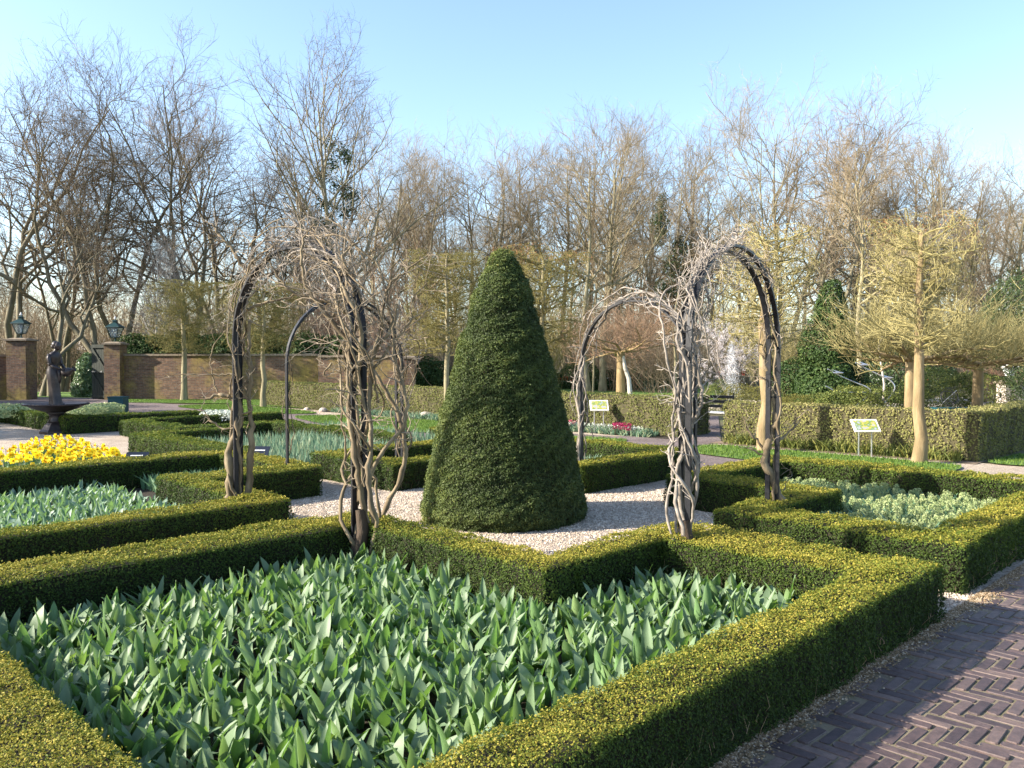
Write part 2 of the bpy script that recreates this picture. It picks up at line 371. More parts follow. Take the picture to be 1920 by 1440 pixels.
M['pale_leaf'] = leaf_mat('hyacinth_leaf', [(0, (.10, .20, .10)), (1, (.22, .34, .18))], .3, .45, .4)
M['pale_bud'] = leaf_mat('hyacinth_bud', [(0, (.26, .34, .14)), (1, (.48, .52, .26))], .35, .6, .3)
M['iris'] = leaf_mat('iris_leaf', [(0, (.07, .15, .09)), (.6, (.16, .26, .17)), (1, (.34, .38, .22))], .3, .5, .3)
M['yellow'] = leaf_mat('daffodil_petal', [(0, (.78, .52, .012)), (.5, (.87, .68, .02)), (1, (.90, .78, .08))], .35, .5, .2)
M['orange'] = plain('daffodil_trumpet', (.86, .50, .012), .5)
M['daff_leaf'] = leaf_mat('daffodil_leaf', [(0, (.05, .13, .05)), (1, (.13, .24, .10))], .3, .5, .3)
M['silver'] = leaf_mat('silver_leaf', [(0, (.32, .36, .30)), (1, (.66, .68, .60))], .2, .7, .2)
M['magenta'] = leaf_mat('magenta_petal', [(0, (.25, .015, .06)), (1, (.50, .06, .16))], .3, .6, .2)
M['red'] = leaf_mat('red_petal', [(0, (.50, .015, .01)), (1, (.75, .05, .02))], .3, .6, .2)
M['white_petal'] = leaf_mat('white_petal', [(0, (.60, .58, .50)), (1, (.82, .80, .74))], .3, .6, .2)
M['yellow_petal'] = leaf_mat('yellow_petal', [(0, (.70, .50, .03)), (1, (.85, .70, .10))], .3, .6, .2)

# ------------------------------------------------------------------ ground sheets
def sheet(name, pts, z, mat, kind='structure'):
    me = bpy.data.meshes.new(name); me.from_pydata([(p[0], p[1], z) for p in pts], [], [tuple(range(len(pts)))])
    me.materials.append(mat)
    if me.polygons[0].normal.z < 0: me.flip_normals()
    o = obj(name, me); o["kind"] = kind; return o

sheet('ground', [(-420, -60), (420, -60), (420, 620), (-420, 620)], -0.012, M['ground'])
sheet('gravel', [PQ(-1.5, 1.80), PQ(15.6, 1.80), PQ(15.6, 30), PQ(8, 31), PQ(-1.5, 20)], -.004, M['gravel'])
def pxpoly(pts): return [G(u, v) for u, v in pts]
sheet('paved_path', pxpoly([(-420, 790), (-260, 752), (0, 751.5), (60, 749), (60, 740), (182, 740), (184, 749), (235, 750.5), (310, 757), (400, 761), (560, 775), (700, 783), (840, 794), (1060, 812), (1150, 818), (1282, 815),
                            (1297, 780), (1347, 780), (1352, 828), (1300, 838), (1420, 864), (1300, 880), (1245, 862), (1130, 845), (1050, 838), (840, 830), (740, 818), (560, 806), (430, 800), (290, 792), (215, 788), (0, 770)]), .002, M['asphalt'])
def rounded(pts, n=6, k=.35):
    out = []
    N = len(pts)
    for i in range(N):
        a = Vector(pts[i - 1]); b_ = Vector(pts[i]); c = Vector(pts[(i + 1) % N])
        p0 = b_.lerp(a, k); p2 = b_.lerp(c, k)
        for j in range(n + 1):
            t = j / n; out.append(tuple((1 - t) ** 2 * p0 + 2 * t * (1 - t) * b_ + t * t * p2))
    return out
lawns = [[(232, 749.5), (420, 750), (600, 751), (640, 770), (520, 763), (420, 757), (300, 756), (232, 755)],
         [(318, 762), (420, 758.5), (520, 765), (612, 776), (500, 777), (400, 771)],
         [(540, 781), (640, 779), (720, 784), (840, 791), (840, 814), (700, 808), (600, 795)],
         [(1040, 818), (1120, 821), (1184, 826), (1150, 832), (1040, 835)],
         [(1272, 841), (1340, 834), (1460, 845), (1600, 856), (1730, 867), (1815, 876), (1760, 894), (1560, 880), (1400, 864), (1300, 851)],
         [(1846, 867), (1925, 850), (2000, 848), (2000, 880), (1870, 872)]]
GR = Acc()
for i, L in enumerate(lawns):
    pts = rounded(pxpoly(L)) if i != 0 else pxpoly(L)
    sheet('lawn', pts, .020, M['lawn'])
    # short blades over the lawn
    P2 = np.array([(p[0], p[1]) for p in pts]); lo = P2.min(0); hi = P2.max(0); n = int(min(26000, (hi - lo).prod() * 700))
    c = rng.uniform(lo, hi, (n, 2)); ins = np.zeros(n, bool); j = len(P2) - 1
    for k in range(len(P2)):
        yi, yj = P2[k, 1], P2[j, 1]
        cond = ((yi > c[:, 1]) != (yj > c[:, 1])) & (c[:, 0] < (P2[j, 0] - P2[k, 0]) * (c[:, 1] - yi) / (yj - yi + 1e-12) + P2[k, 0])
        ins ^= cond; j = k
    c = c[ins]; n = len(c); az = rng.uniform(0, 6.28, n); h = rng.uniform(.025, .055, n); w = .008
    b0 = np.c_[c, np.full(n, .02)]; d = np.c_[np.cos(az), np.sin(az), np.zeros(n)] * w
    tip = b0 + np.c_[rng.normal(0, .012, n), rng.normal(0, .012, n), h]
    V = np.stack([b0 - d, b0 + d, tip], 1).reshape(-1, 3); GR.add(V, np.arange(n * 3).reshape(-1, 3), rng.uniform(0, 1, n))
tag(obj('lawn_grass', GR.mesh('lawn_grass', M['grass'])), 'short green grass blades covering the lawn strips beyond the hedges', 'grass', kind='stuff')
sheet('far_lawn', pxpoly([(1000, 729), (1290, 727), (1345, 712), (1345, 760), (1290, 765), (1000, 752)]), .012, M['lawn'])
sheet('gate_lawn', pxpoly([(40, 735), (200, 736), (200, 746), (40, 745)]), .010, M['lawn'])
sheet('pool_paving', pxpoly([(1352, 760), (1800, 745), (1990, 770), (1830, 800), (1700, 806), (1400, 795)]), .006, M['stone'])

# ------------------------------------------------------------------ brick path in herringbone
bp = sheet('brick_path', [PQ(-3, 1.88), PQ(-3, -9), PQ(40, -9), PQ(40, 1.88)], 0.008, M['sand']); bp.data.name = 'brick_path'
BL, BW, J = .214, .067, .012
def brick_mesh(name, seed):
    g = np.random.default_rng(seed); l, w, h = BL - J, BW - J, .03
    l2, w2 = l / 2, w / 2; c = .009
    out = [(-l2, -w2 + c), (-l2 + c, -w2), (l2 - c, -w2), (l2, -w2 + c), (l2, w2 - c), (l2 - c, w2), (-l2 + c, w2), (-l2, w2 - c)]
    V = [(x, y, -.02) for x, y in out] + [(x, y, .009) for x, y in out] + [(x * .985 , y * .90, .0145 + g.normal(0, .0008)) for x, y in out]
    Fs = [tuple([j * 8 + i, j * 8 + (i + 1) % 8, (j + 1) * 8 + (i + 1) % 8, (j + 1) * 8 + i]) for j in range(2) for i in range(8)] + [tuple(16 + i for i in range(8))]
    me = bpy.data.meshes.new(name); me.from_pydata(V, [], Fs); me.materials.append(M['brick']); me.update(); return me
bms = [brick_mesh('brick', s) for s in range(4)]
cand = []
for i in range(-60, 160):
    for j in range(-40, 60):
        for typ in (0, 1):
            if typ == 0: a, bb = i * BW + j * BL + BL / 2, i * BW - j * BL + BW / 2; ang = math.pi / 4
            else: a, bb = BL + i * BW + j * BL + BW / 2, BW - BL / 2 + i * BW - j * BL; ang = -math.pi / 4
            p, q = a + 1.0, -bb + 1.72
            half = (BW if typ == 0 else BL) / 2
            if q + half > 1.87 or q < -3.5 or p < 0 or p > 12: continue
            x, y, _ = PQ(p, q)
            if y < 2.2 or abs(x) / y > .70: continue
            cand.append((y, x, ang))
cand.sort()
rngb = random.Random(3)
inview = [c for c in cand if c[0] > 2.75 and c[1] / c[0] < .64]
singles = set(id(c) for c in inview[:298])
TB = Acc()
for c in cand:
    y, x, ang = c; dz = rngb.gauss(0, .0022); tx = rngb.gauss(0, .022); ty = rngb.gauss(0, .012); rz = ang + rngb.gauss(0, .018)
    me = bms[rngb.randrange(4)]
    if id(c) in singles:
        o = bpy.data.objects.new('brick', me); o.location = (x, y, dz); o.rotation_euler = (tx, ty, rz); link(o, bp)
    else:
        Mx = np.array(Matrix.Translation((x, y, dz)) @ Matrix.Rotation(rz, 4, 'Z') @ Matrix.Rotation(tx, 4, 'X') @ Matrix.Rotation(ty, 4, 'Y'))
        co = np.array([v.co[:] for v in me.vertices]) @ Mx[:3, :3].T + Mx[:3, 3]
        r = rngb.random()
        n0 = TB.n
        TB.V.append(co.astype(np.float32)); TB.n += len(co)
        TB.F.append(np.array([p.vertices[:] for p in me.polygons if len(p.vertices) == 4]) + n0); TB.R.append(np.full(16, r))
        TB.F.append(np.array([[16 + i for i in range(8)]]) + n0); TB.R.append(np.full(1, r))
o = obj('brick', TB.mesh('bricks', M['brick']), bp); o["kind"] = "stuff"
# border course of bricks along the hedge foot
BC = Acc()

# loose grit, shell and litter on the gravel and along the hedge foot
def pebbles(name, C, s, mat, label, cat='gravel'):
    n = len(C); base = np.array([(1, 0, 0), (-.5, .87, 0), (-.5, -.87, 0), (0.1, .1, .7)])
    az = rng.uniform(0, 6.28, n); R = np.zeros((n, 3, 3)); R[:, 0, 0] = np.cos(az); R[:, 0, 1] = -np.sin(az); R[:, 1, 0] = np.sin(az); R[:, 1, 1] = np.cos(az); R[:, 2, 2] = 1
    sc = (s * rng.uniform(.5, 1.5, n))[:, None, None] * rng.uniform(.6, 1.2, (n, 4, 3)); V = base[None] * sc
    V = np.einsum('nij,nkj->nki', R, V) + C[:, None, :]
    k = np.arange(n)[:, None] * 4
    Fs = np.concatenate([np.concatenate([k + a, k + b_, k + 3], 1) for a, b_ in ((0, 1), (1, 2), (2, 0))])
    rr = rng.uniform(0, 1, n); me = make_mesh(name, V.reshape(-1, 3), Fs, mat, rnd=np.concatenate([rr] * 3))
    return tag(obj(name, me), label, cat, kind='stuff')
n = 60000; P_ = rng.uniform(4.0, 9.3, n); Q_ = rng.uniform(3.9, 9.6, n)
ex = rng.uniform(0, 1, n)
C = np.stack([S2 * (P_ - Q_), S2 * (P_ + Q_), np.full(n, -.003)], 1)
pebbles('gravel_stones', C, .011, M['pebble'], 'loose pale shell gravel on the ground around the yew cone')
n = 16000; P_ = rng.uniform(5.6, 7.0, n); Q_ = rng.uniform(1.6, 4.0, n); C = np.stack([S2 * (P_ - Q_), S2 * (P_ + Q_), np.full(n, .0)], 1)
pebbles('gravel_stones', C, .010, M['pebble'], 'loose gravel in the narrow gap between the two right hedges')
n = 15000; P_ = rng.uniform(1.5, 9, n); Q_ = 1.88 - np.abs(rng.normal(0, .055, n)) ; C = np.stack([S2 * (P_ - Q_), S2 * (P_ + Q_), np.where(Q_ < 1.88, .013, .001)], 1)
pebbles('path_litter', C, .008, leaf_mat('litter', [(0, (.10, .07, .04)), (.7, (.28, .20, .12)), (1, (.5, .42, .32))], 0, .9, .1), 'dry crumbs and grit strewn along the foot of the hedge beside the brick path', 'litter')

# ------------------------------------------------------------------ clipped box hedges
def box_points(c0, c1, h, basis, dens_fn, r=.045, bottom=0.0, seed=0):
    """points on a rounded box: c0,c1 = (p0,q0),(p1,q1); returns world pts, normals"""
    p0, q0 = min(c0[0], c1[0]), min(c0[1], c1[1]); p1, q1 = max(c0[0], c1[0]), max(c0[1], c1[1])
    P = []; N = []
    cells = []
    step = .5
    def emit(o, a, b_, nrm):
        la = np.linalg.norm(a); lb = np.linalg.norm(b_); na = max(1, int(round(la / step))); nb = max(1, int(round(lb / step)))
        for i in range(na):
            for j in range(nb):
                cc = o + a * (i + .5) / na + b_ * (j + .5) / nb
                d = dens_fn(cc, nrm); k = int(la * lb / (na * nb) * d + rng.uniform())
                if k:
                    s = rng.uniform(0, 1, k); t = rng.uniform(0, 1, k)
                    P.append(o + a * ((i + s) / na)[:, None] + b_ * ((j + t) / nb)[:, None]); N.append(np.tile(nrm, (k, 1)))
    A = np.array; z0, z1 = bottom, h
    emit(A([p0, q0, z1]), A([p1 - p0, 0, 0.]), A([0, q1 - q0, 0.]), A([0, 0, 1.]))
    emit(A([p0, q0, z0]), A([p1 - p0, 0, 0.]), A([0, 0, z1 - z0]), A([0, -1., 0]))
    emit(A([p0, q1, z0]), A([p1 - p0, 0, 0.]), A([0, 0, z1 - z0]), A([0, 1., 0]))
    emit(A([p0, q0, z0]), A([0, q1 - q0, 0.]), A([0, 0, z1 - z0]), A([-1., 0, 0]))
    emit(A([p1, q0, z0]), A([0, q1 - q0, 0.]), A([0, 0, z1 - z0]), A([1., 0, 0]))
    P = np.concatenate(P); N = np.concatenate(N)
    lo = A([p0 + r, q0 + r, z0 - 1]); hi = A([p1 - r, q1 - r, z1 - r])
    Ci = np.clip(P, lo, hi); D = P - Ci; Dn = norm(D + N * 1e-6)
    P = Ci + Dn * r
    return P, Dn

def to_world(P):
    X = S2 * (P[:, 0] - P[:, 1]); Y = S2 * (P[:, 0] + P[:, 1]); return np.stack([X, Y, P[:, 2]], 1)

def hedge(name, label, segs, h=.37, mat='box', core='box_core', leaf=.0112, grow=.0015, gold=1.0, cover=1.8, twigs=True, cat='hedge', maxleaf=.05, seed=1, lump=.022, bottom=.0, shift=0.0):
    A_ = Acc(); cores = MB(); TW = Acc()
    for si, s in enumerate(segs):
        p0, q0, p1, q1 = s[:4]; hh = s[4] if len(s) > 4 else h + .004 * si
        p0, p1 = min(p0, p1), max(p0, p1); q0, q1 = min(q0, q1), max(q0, q1)
        def size_at(c):
            x = S2 * (c[0] - c[1]); y = S2 * (c[0] + c[1]); d = math.hypot(x, y); return min(maxleaf, max(leaf, leaf + grow * (d - 3.0)))
        def dens(c, nrm):
            x = S2 * (c[0] - c[1]); y = S2 * (c[0] + c[1]); sz = size_at(c)
            d = cover / (sz * sz * .55)
            if y < .4 or (abs(x) / max(y, .1) > .85): return d * .2
            nw = (S2 * (nrm[0] - nrm[1]), S2 * (nrm[0] + nrm[1]))
            if nrm[2] == 0 and (-x * nw[0] - y * nw[1]) < 0: d *= .45     # far side: thinner
            return d
        P, N = box_points((p0, q0), (p1, q1), hh, None, dens, bottom=bottom)
        # drop points buried inside neighbouring segments
        keep = np.ones(len(P), bool)
        for k, t in enumerate(segs):
            if k == si: continue
            a0, b0, a1, b1 = min(t[0], t[2]), min(t[1], t[3]), max(t[0], t[2]), max(t[1], t[3])
            ht = t[4] if len(t) > 4 else h + .004 * k
            ins = (P[:, 0] > a0 + .03) & (P[:, 0] < a1 - .03) & (P[:, 1] > b0 + .03) & (P[:, 1] < b1 - .03) & (P[:, 2] < ht - .02)
            keep &= ~ins
        P = P[keep]; N = N[keep]
        W = to_world(P); Nw = np.stack([S2 * (N[:, 0] - N[:, 1]), S2 * (N[:, 0] + N[:, 1]), N[:, 2]], 1)
        lum = snoise(W, 9, seed) * lump + snoise(W, 28, seed + 1) * lump * .55 + rng.normal(0, .007, len(W))
        W = W + Nw * lum[:, None]
        d = np.hypot(W[:, 0], W[:, 1]); sz = np.clip(leaf + grow * (d - 3.0), leaf, maxleaf)
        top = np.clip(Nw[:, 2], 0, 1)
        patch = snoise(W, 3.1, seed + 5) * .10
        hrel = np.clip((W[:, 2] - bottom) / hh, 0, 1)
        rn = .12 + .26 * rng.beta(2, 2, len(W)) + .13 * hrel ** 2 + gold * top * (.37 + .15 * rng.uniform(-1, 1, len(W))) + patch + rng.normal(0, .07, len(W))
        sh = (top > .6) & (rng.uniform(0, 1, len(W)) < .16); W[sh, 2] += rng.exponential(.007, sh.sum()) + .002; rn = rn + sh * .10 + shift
        L = sz * rng.uniform(.75, 1.35, len(W))
        upz = np.where(sh, -.2, .35)
        Nt = norm(Nw * np.where(sh, .1, 1)[:, None] + np.array([0, 0, 1.]) * upz[:, None])
        V, Fq = leaf_quads(W, Nt, L, L * .62, .62, .22)
        A_.add(V, Fq, np.clip(rn, 0, 1))
        # spiky new shoots on top
        cin = .028
        x0, x1, y0, y1 = p0 + cin, p1 - cin, q0 + cin, q1 - cin
        cs = [PQ(x0, y0), PQ(x1, y0), PQ(x1, y1), PQ(x0, y1)]
        zt = hh - .03
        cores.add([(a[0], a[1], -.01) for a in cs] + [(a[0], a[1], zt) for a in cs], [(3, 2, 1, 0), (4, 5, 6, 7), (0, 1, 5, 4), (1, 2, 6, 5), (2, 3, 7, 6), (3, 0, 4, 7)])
        if twigs:
            # bare brown stems showing low on the sides
            per = 2 * ((p1 - p0) + (q1 - q0)); k = int(per * 14)
            t = rng.uniform(0, per, k); pp = np.empty((k, 2))
            a = p1 - p0; b_ = q1 - q0
            for i_, tt in enumerate(t):
                if tt < a: pp[i_] = (p0 + tt, q0)
                elif tt < a + b_: pp[i_] = (p1, q0 + tt - a)
                elif tt < 2 * a + b_: pp[i_] = (p1 - (tt - a - b_), q1)
                else: pp[i_] = (p0, q1 - (tt - 2 * a - b_))
            zb = rng.uniform(.0, .12, k); B0 = np.stack([S2 * (pp[:, 0] - pp[:, 1]), S2 * (pp[:, 0] + pp[:, 1]), zb], 1)
            Dv = np.stack([rng.normal(0, .35, k), rng.normal(0, .35, k), np.ones(k)], 1) * rng.uniform(.03, .10, k)[:, None]
            mid = B0 + Dv * .5 + rng.normal(0, .01, (k, 3)); Pt = np.stack([B0, mid, B0 + Dv], 1)
            V, Fq = tubes(Pt, np.tile(np.array([.0022, .0016, .0008]), (k, 1)), 3); TW.add(V, Fq)
    nV = A_.n; Vc = np.array(cores.v, np.float32)
    groups = np.concatenate(A_.F); R = np.concatenate(A_.R)
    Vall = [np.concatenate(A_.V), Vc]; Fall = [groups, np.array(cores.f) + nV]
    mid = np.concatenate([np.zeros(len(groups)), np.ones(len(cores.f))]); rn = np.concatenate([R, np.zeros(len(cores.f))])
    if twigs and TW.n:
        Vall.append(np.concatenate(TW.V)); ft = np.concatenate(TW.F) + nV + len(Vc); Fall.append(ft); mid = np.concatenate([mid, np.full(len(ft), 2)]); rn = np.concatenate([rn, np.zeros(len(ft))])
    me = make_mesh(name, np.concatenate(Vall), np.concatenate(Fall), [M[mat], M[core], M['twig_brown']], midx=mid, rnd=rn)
    return tag(obj(name, me), label, cat)

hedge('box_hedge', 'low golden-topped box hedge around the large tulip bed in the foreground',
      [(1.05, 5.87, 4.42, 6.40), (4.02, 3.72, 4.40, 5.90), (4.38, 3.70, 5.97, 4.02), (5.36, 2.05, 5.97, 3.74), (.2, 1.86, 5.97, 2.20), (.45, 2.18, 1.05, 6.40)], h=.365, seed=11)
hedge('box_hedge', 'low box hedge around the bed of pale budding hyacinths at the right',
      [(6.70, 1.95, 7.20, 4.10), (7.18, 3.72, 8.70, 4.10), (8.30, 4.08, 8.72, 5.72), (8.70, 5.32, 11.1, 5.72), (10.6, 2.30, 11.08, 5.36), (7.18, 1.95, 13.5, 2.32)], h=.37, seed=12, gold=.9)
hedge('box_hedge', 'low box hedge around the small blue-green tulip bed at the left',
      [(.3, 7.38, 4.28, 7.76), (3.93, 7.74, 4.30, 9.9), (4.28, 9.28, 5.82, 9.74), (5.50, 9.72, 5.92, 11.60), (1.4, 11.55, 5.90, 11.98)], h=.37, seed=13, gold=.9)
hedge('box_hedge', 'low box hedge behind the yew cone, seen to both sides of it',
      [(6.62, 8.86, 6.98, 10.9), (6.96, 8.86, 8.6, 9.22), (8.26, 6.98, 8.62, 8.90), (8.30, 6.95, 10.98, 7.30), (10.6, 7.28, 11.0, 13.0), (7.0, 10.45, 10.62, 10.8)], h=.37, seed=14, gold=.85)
def ab(o_name, label, a, b_, w, h, **k):
    """hedge piece between two world points (any direction)"""
    a = Vector(a[:2]); b_ = Vector(b_[:2])
    pa, qa = S2 * (a.x + a.y), S2 * (a.y - a.x); pb, qb = S2 * (b_.x + b_.y), S2 * (b_.y - b_.x)
    return (pa, qa, pb, qb)
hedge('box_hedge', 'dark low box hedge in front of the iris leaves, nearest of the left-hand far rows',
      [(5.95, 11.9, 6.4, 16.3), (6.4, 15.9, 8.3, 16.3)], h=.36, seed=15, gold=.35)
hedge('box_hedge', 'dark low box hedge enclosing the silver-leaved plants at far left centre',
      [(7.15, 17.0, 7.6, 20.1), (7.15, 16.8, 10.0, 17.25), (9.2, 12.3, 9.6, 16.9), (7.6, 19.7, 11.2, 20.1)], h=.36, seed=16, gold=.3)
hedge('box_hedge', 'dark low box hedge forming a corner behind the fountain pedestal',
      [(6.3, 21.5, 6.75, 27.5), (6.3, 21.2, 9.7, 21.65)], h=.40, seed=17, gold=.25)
# waist-high beech hedge beyond the lawn
hedge('beech_hedge', 'waist-high thin beech hedge between the gravel walk and the pool garden, right of the bench',
      [(15.65, 4.35, 16.1, 9.3, .86), (16.08, 4.35, 23.0, 4.85, .87)], mat='beech', core='hedge_core', leaf=.03, grow=.0008, gold=.15, cover=.9, shift=.26, seed=18, maxleaf=.05, lump=.03)
hedge('beech_hedge', 'waist-high dark beech hedge left of the bench, behind the white-framed board',
      [(15.85, 10.55, 16.3, 29.5, .92), (16.28, 10.55, 17.2, 11.0, .93)], mat='beech', core='hedge_core', leaf=.032, grow=.0006, gold=-.1, cover=.9, shift=.12, seed=19, maxleaf=.05, lump=.03)

# ------------------------------------------------------------------ yew cone
def yew():
    prof = [(0.02, .86), (.12, .90), (.35, .87), (.6, .81), (.85, .76), (1.07, .70), (1.365, .62), (1.66, .535), (1.957, .455), (2.25, .37), (2.55, .268), (2.70, .22), (2.845, .165), (2.92, .11), (2.965, .04)]
    zs = np.array([p[0] for p in prof]); rs = np.array([p[1] for p in prof])
    c = np.array([-.09, 9.2])
    n = 230000
    # sample by area
    z = rng.uniform(0.01, 2.965, n * 2); r = np.interp(z, zs, rs); keep = rng.uniform(0, .92, n * 2) < r + .04; z = z[keep][:n]; r = r[keep][:n]; n = len(z)
    a = rng.uniform(0, 2 * np.pi, n)
    # density lower at the far side
    far = np.sin(a) > .35; kp = ~far | (rng.uniform(0, 1, n) < .4); a = a[kp]; z = z[kp]; r = r[kp]; n = len(z)
    dr = np.gradient(rs, zs); slope = np.interp(z, zs, dr)
    N = norm(np.stack([np.cos(a), np.sin(a), -slope], 1))
    P = np.stack([c[0] + r * np.cos(a), c[1] + r * np.sin(a), z], 1)
    bumps = snoise(P * np.array([1, 1, 1.6]), 4.2, 3) * .026 + snoise(P * np.array([1, 1, 1.3]), 13, 4) * .018 + snoise(P * np.array([1, 1, 1.5]), 40, 6) * .018
    P = P + N * (bumps + rng.normal(0, .011, n))[:, None]
    L = rng.uniform(.015, .033, n)
    Nt = norm(N + np.array([0, 0, .5]))
    V, Fq = leaf_quads(P, Nt, L, L * .42, .75, .2)
    left = np.clip(-(np.cos(a)), 0, 1)  # sunward side, where sunlight is painted into the leaf colour
    rn = .24 + .34 * rng.beta(2, 2, n) + bumps * 5.0 + snoise(P, 2.2, 9) * .08 + (z > 2.7) * .18 + (rng.uniform(0, 1, n) < .05) * .25 + left ** 3 * .12  # hollows painted darker for shade between tufts, sunward side painted lighter
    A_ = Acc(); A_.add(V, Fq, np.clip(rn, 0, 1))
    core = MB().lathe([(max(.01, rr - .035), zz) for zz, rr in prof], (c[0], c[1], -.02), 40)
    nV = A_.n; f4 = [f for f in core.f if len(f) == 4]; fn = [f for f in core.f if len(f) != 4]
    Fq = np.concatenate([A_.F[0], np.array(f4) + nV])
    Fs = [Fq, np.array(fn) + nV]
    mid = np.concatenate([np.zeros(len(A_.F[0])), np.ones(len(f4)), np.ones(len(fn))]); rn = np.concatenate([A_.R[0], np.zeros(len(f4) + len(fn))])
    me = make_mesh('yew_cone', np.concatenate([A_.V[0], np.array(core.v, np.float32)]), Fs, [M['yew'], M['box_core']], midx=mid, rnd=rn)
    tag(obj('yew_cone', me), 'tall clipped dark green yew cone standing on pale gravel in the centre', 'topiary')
yew()

# ------------------------------------------------------------------ tulips
def leaf_blade(L, W, bend, roll, twist, g, nu=6, nv=4, flop=0.0):
    """grid of a tulip leaf that starts at the origin and rises, curving towards +x"""
    V = []
    wob = g.uniform(0, 6.28)
    x = z = 0.0; ang = .10 + bend * .2
    pts = []
    for i in range(nu + 1):
        t = i / nu
        pts.append((x, z, ang)); ds = L / nu
        x += math.sin(ang) * ds; z += math.cos(ang) * ds
        ang += (bend * .9 / nu) * (.5 + t) + (flop * max(0, t - .45) * 2.2 / nu * 2)
    for i, (x, z, ang) in enumerate(pts):
        t = i / nu
        w = W * (math.sin(math.pi * min(1, (t * .84 + .16)) ** 1.05) ** .8) * (1 if t < .99 else 0.02) * .5
        tw = twist * t
        for j in range(nv + 1):
            s = j / nv * 2 - 1
            cup = roll * (1 - .55 * t)
            yy = w * math.sin(s * cup) / max(math.sin(cup), .2) if cup > .05 else w * s
            off = -w * (1 - math.cos(s * cup)) * 1.1
            wv = .06 * W * math.sin(5 * t + wob + s * 2) * abs(s)
            px = x - (off) * math.cos(ang) * -1 + wv; pz = z + off * math.sin(ang) * -1
            X = px * 1; Yv = yy
            c, sn = math.cos(tw), math.sin(tw)
            V.append((x + (px - x) * c - Yv * sn * .6, Yv * c + (px - x) * sn, pz))
    Fs = []
    for i in range(nu):
        for j in range(nv):
            a = i * (nv + 1) + j; Fs.append((a, a + 1, a + nv + 2, a + nv + 1))
    return np.array(V), np.array(Fs)

gl = random.Random(5)
LEAF = {'upright': [], 'splay': [], 'flop': []}
for k in range(8):
    V, Fq = leaf_blade(gl.uniform(.18, .25), gl.uniform(.042, .062), gl.uniform(.1, .95), gl.uniform(.8, 1.45), gl.uniform(-.7, .7), gl); LEAF['upright'].append((V, Fq))
    V, Fq = leaf_blade(gl.uniform(.18, .24), gl.uniform(.070, .098), gl.uniform(.6, 1.4), gl.uniform(.6, 1.2), gl.uniform(-.5, .5), gl); LEAF['splay'].append((V, Fq))
    V, Fq = leaf_blade(gl.uniform(.17, .23), gl.uniform(.070, .10), gl.uniform(.9, 1.6), gl.uniform(.3, .7), gl.uniform(-.4, .4), gl, flop=gl.uniform(.4, 1.1)); LEAF['flop'].append((V, Fq))
LMESH = {k: [make_mesh('leaf', V, Fq, M['tulip'], rnd=np.zeros(len(Fq)), smooth=True) for V, Fq in v] for k, v in LEAF.items()}

def spread(poly_test, lo, hi, sp, seed):
    g = random.Random(seed); out = []
    n = int((hi[0] - lo[0]) / sp); m_ = int((hi[1] - lo[1]) / sp)
    for i in range(n + 1):
        for j in range(m_ + 1):
            p = lo[0] + (i + (j % 2) * .5) * sp + g.gauss(0, sp * .22); q = lo[1] + j * sp + g.gauss(0, sp * .22)
            if poly_test(p, q): out.append((p, q))
    return out

def inA(p, q):
    return (1.10 < p < 3.97 and 2.25 < q < 5.82) or (3.9 < p < 5.32 and 2.25 < q < 3.66)
plants = spread(inA, (1.05, 2.2), (5.4, 5.9), .104, 2)
pl = []
for p, q in plants:
    x, y, _ = PQ(p, q); u = 960 + x / y * F; v = HZ + (H - .1) * F / y
    vis = -40 < u < 1960 and v < 1500
    pl.append((y if vis else y + 100, x, y, vis))
pl.sort()
sheet('bed_soil', [PQ(1.0, 2.1), PQ(5.5, 2.1), PQ(5.5, 3.8), PQ(4.1, 3.8), PQ(4.1, 5.95), PQ(1.0, 5.95)], .006, M['soil'])
STUFF = Acc()
for k, (_, x, y, vis) in enumerate(pl):
    g = random.Random(1000 + k); s = g.uniform(.88, 1.12); az0 = g.uniform(0, 6.28)
    nup = g.choice((2, 2, 3)); nsp = g.choice((1, 1, 2)); nfl = g.choice((0, 0, 1, 1))
    lv = [('upright', .004, g.uniform(.95, 1.10)) for _ in range(nup)] + [('splay', .008, g.uniform(.8, 1.05)) for _ in range(nsp)] + [('flop', .010, g.uniform(.75, 1.0)) for _ in range(nfl)]
    single = k < 296
    if single:
        root = empty('tulip_plant', (x, y, .004), 'leafy tulip plant without a flower in the large foreground bed', 'tulip', 'tulip plants in the large foreground bed', az0); root.scale = (s, s, s)
    for i, (kd, off, sc) in enumerate(lv):
        az = i * 2.39996 + g.gauss(0, .35); lean = g.gauss(0, .17); sc *= g.uniform(.72, 1.14)
        Ml = Matrix.Translation((math.cos(az) * off, math.sin(az) * off, 0)) @ Matrix.Rotation(az, 4, 'Z') @ Matrix.Rotation(lean, 4, 'Y') @ Matrix.Scale(sc, 4)
        idx = g.randrange(8)
        if single:
            o = bpy.data.objects.new('leaf', LMESH[kd][idx]); o.matrix_local = Ml; o.parent = root; COL.objects.link(o)
        else:
            Mw = np.array(Matrix.Translation((x, y, .004)) @ Matrix.Rotation(az0, 4, 'Z') @ Matrix.Scale(s, 4) @ Ml)
            V, Fq = LEAF[kd][idx]; STUFF.add(V @ Mw[:3, :3].T + Mw[:3, 3], Fq, g.random())
tag(obj('tulip_plants', STUFF.mesh('tulip_plants', M['tulip'], smooth=True)), 'mass of tulip leaves filling the back and sides of the large foreground bed', 'tulips', kind='stuff')
print('TULIPS', len(pl))

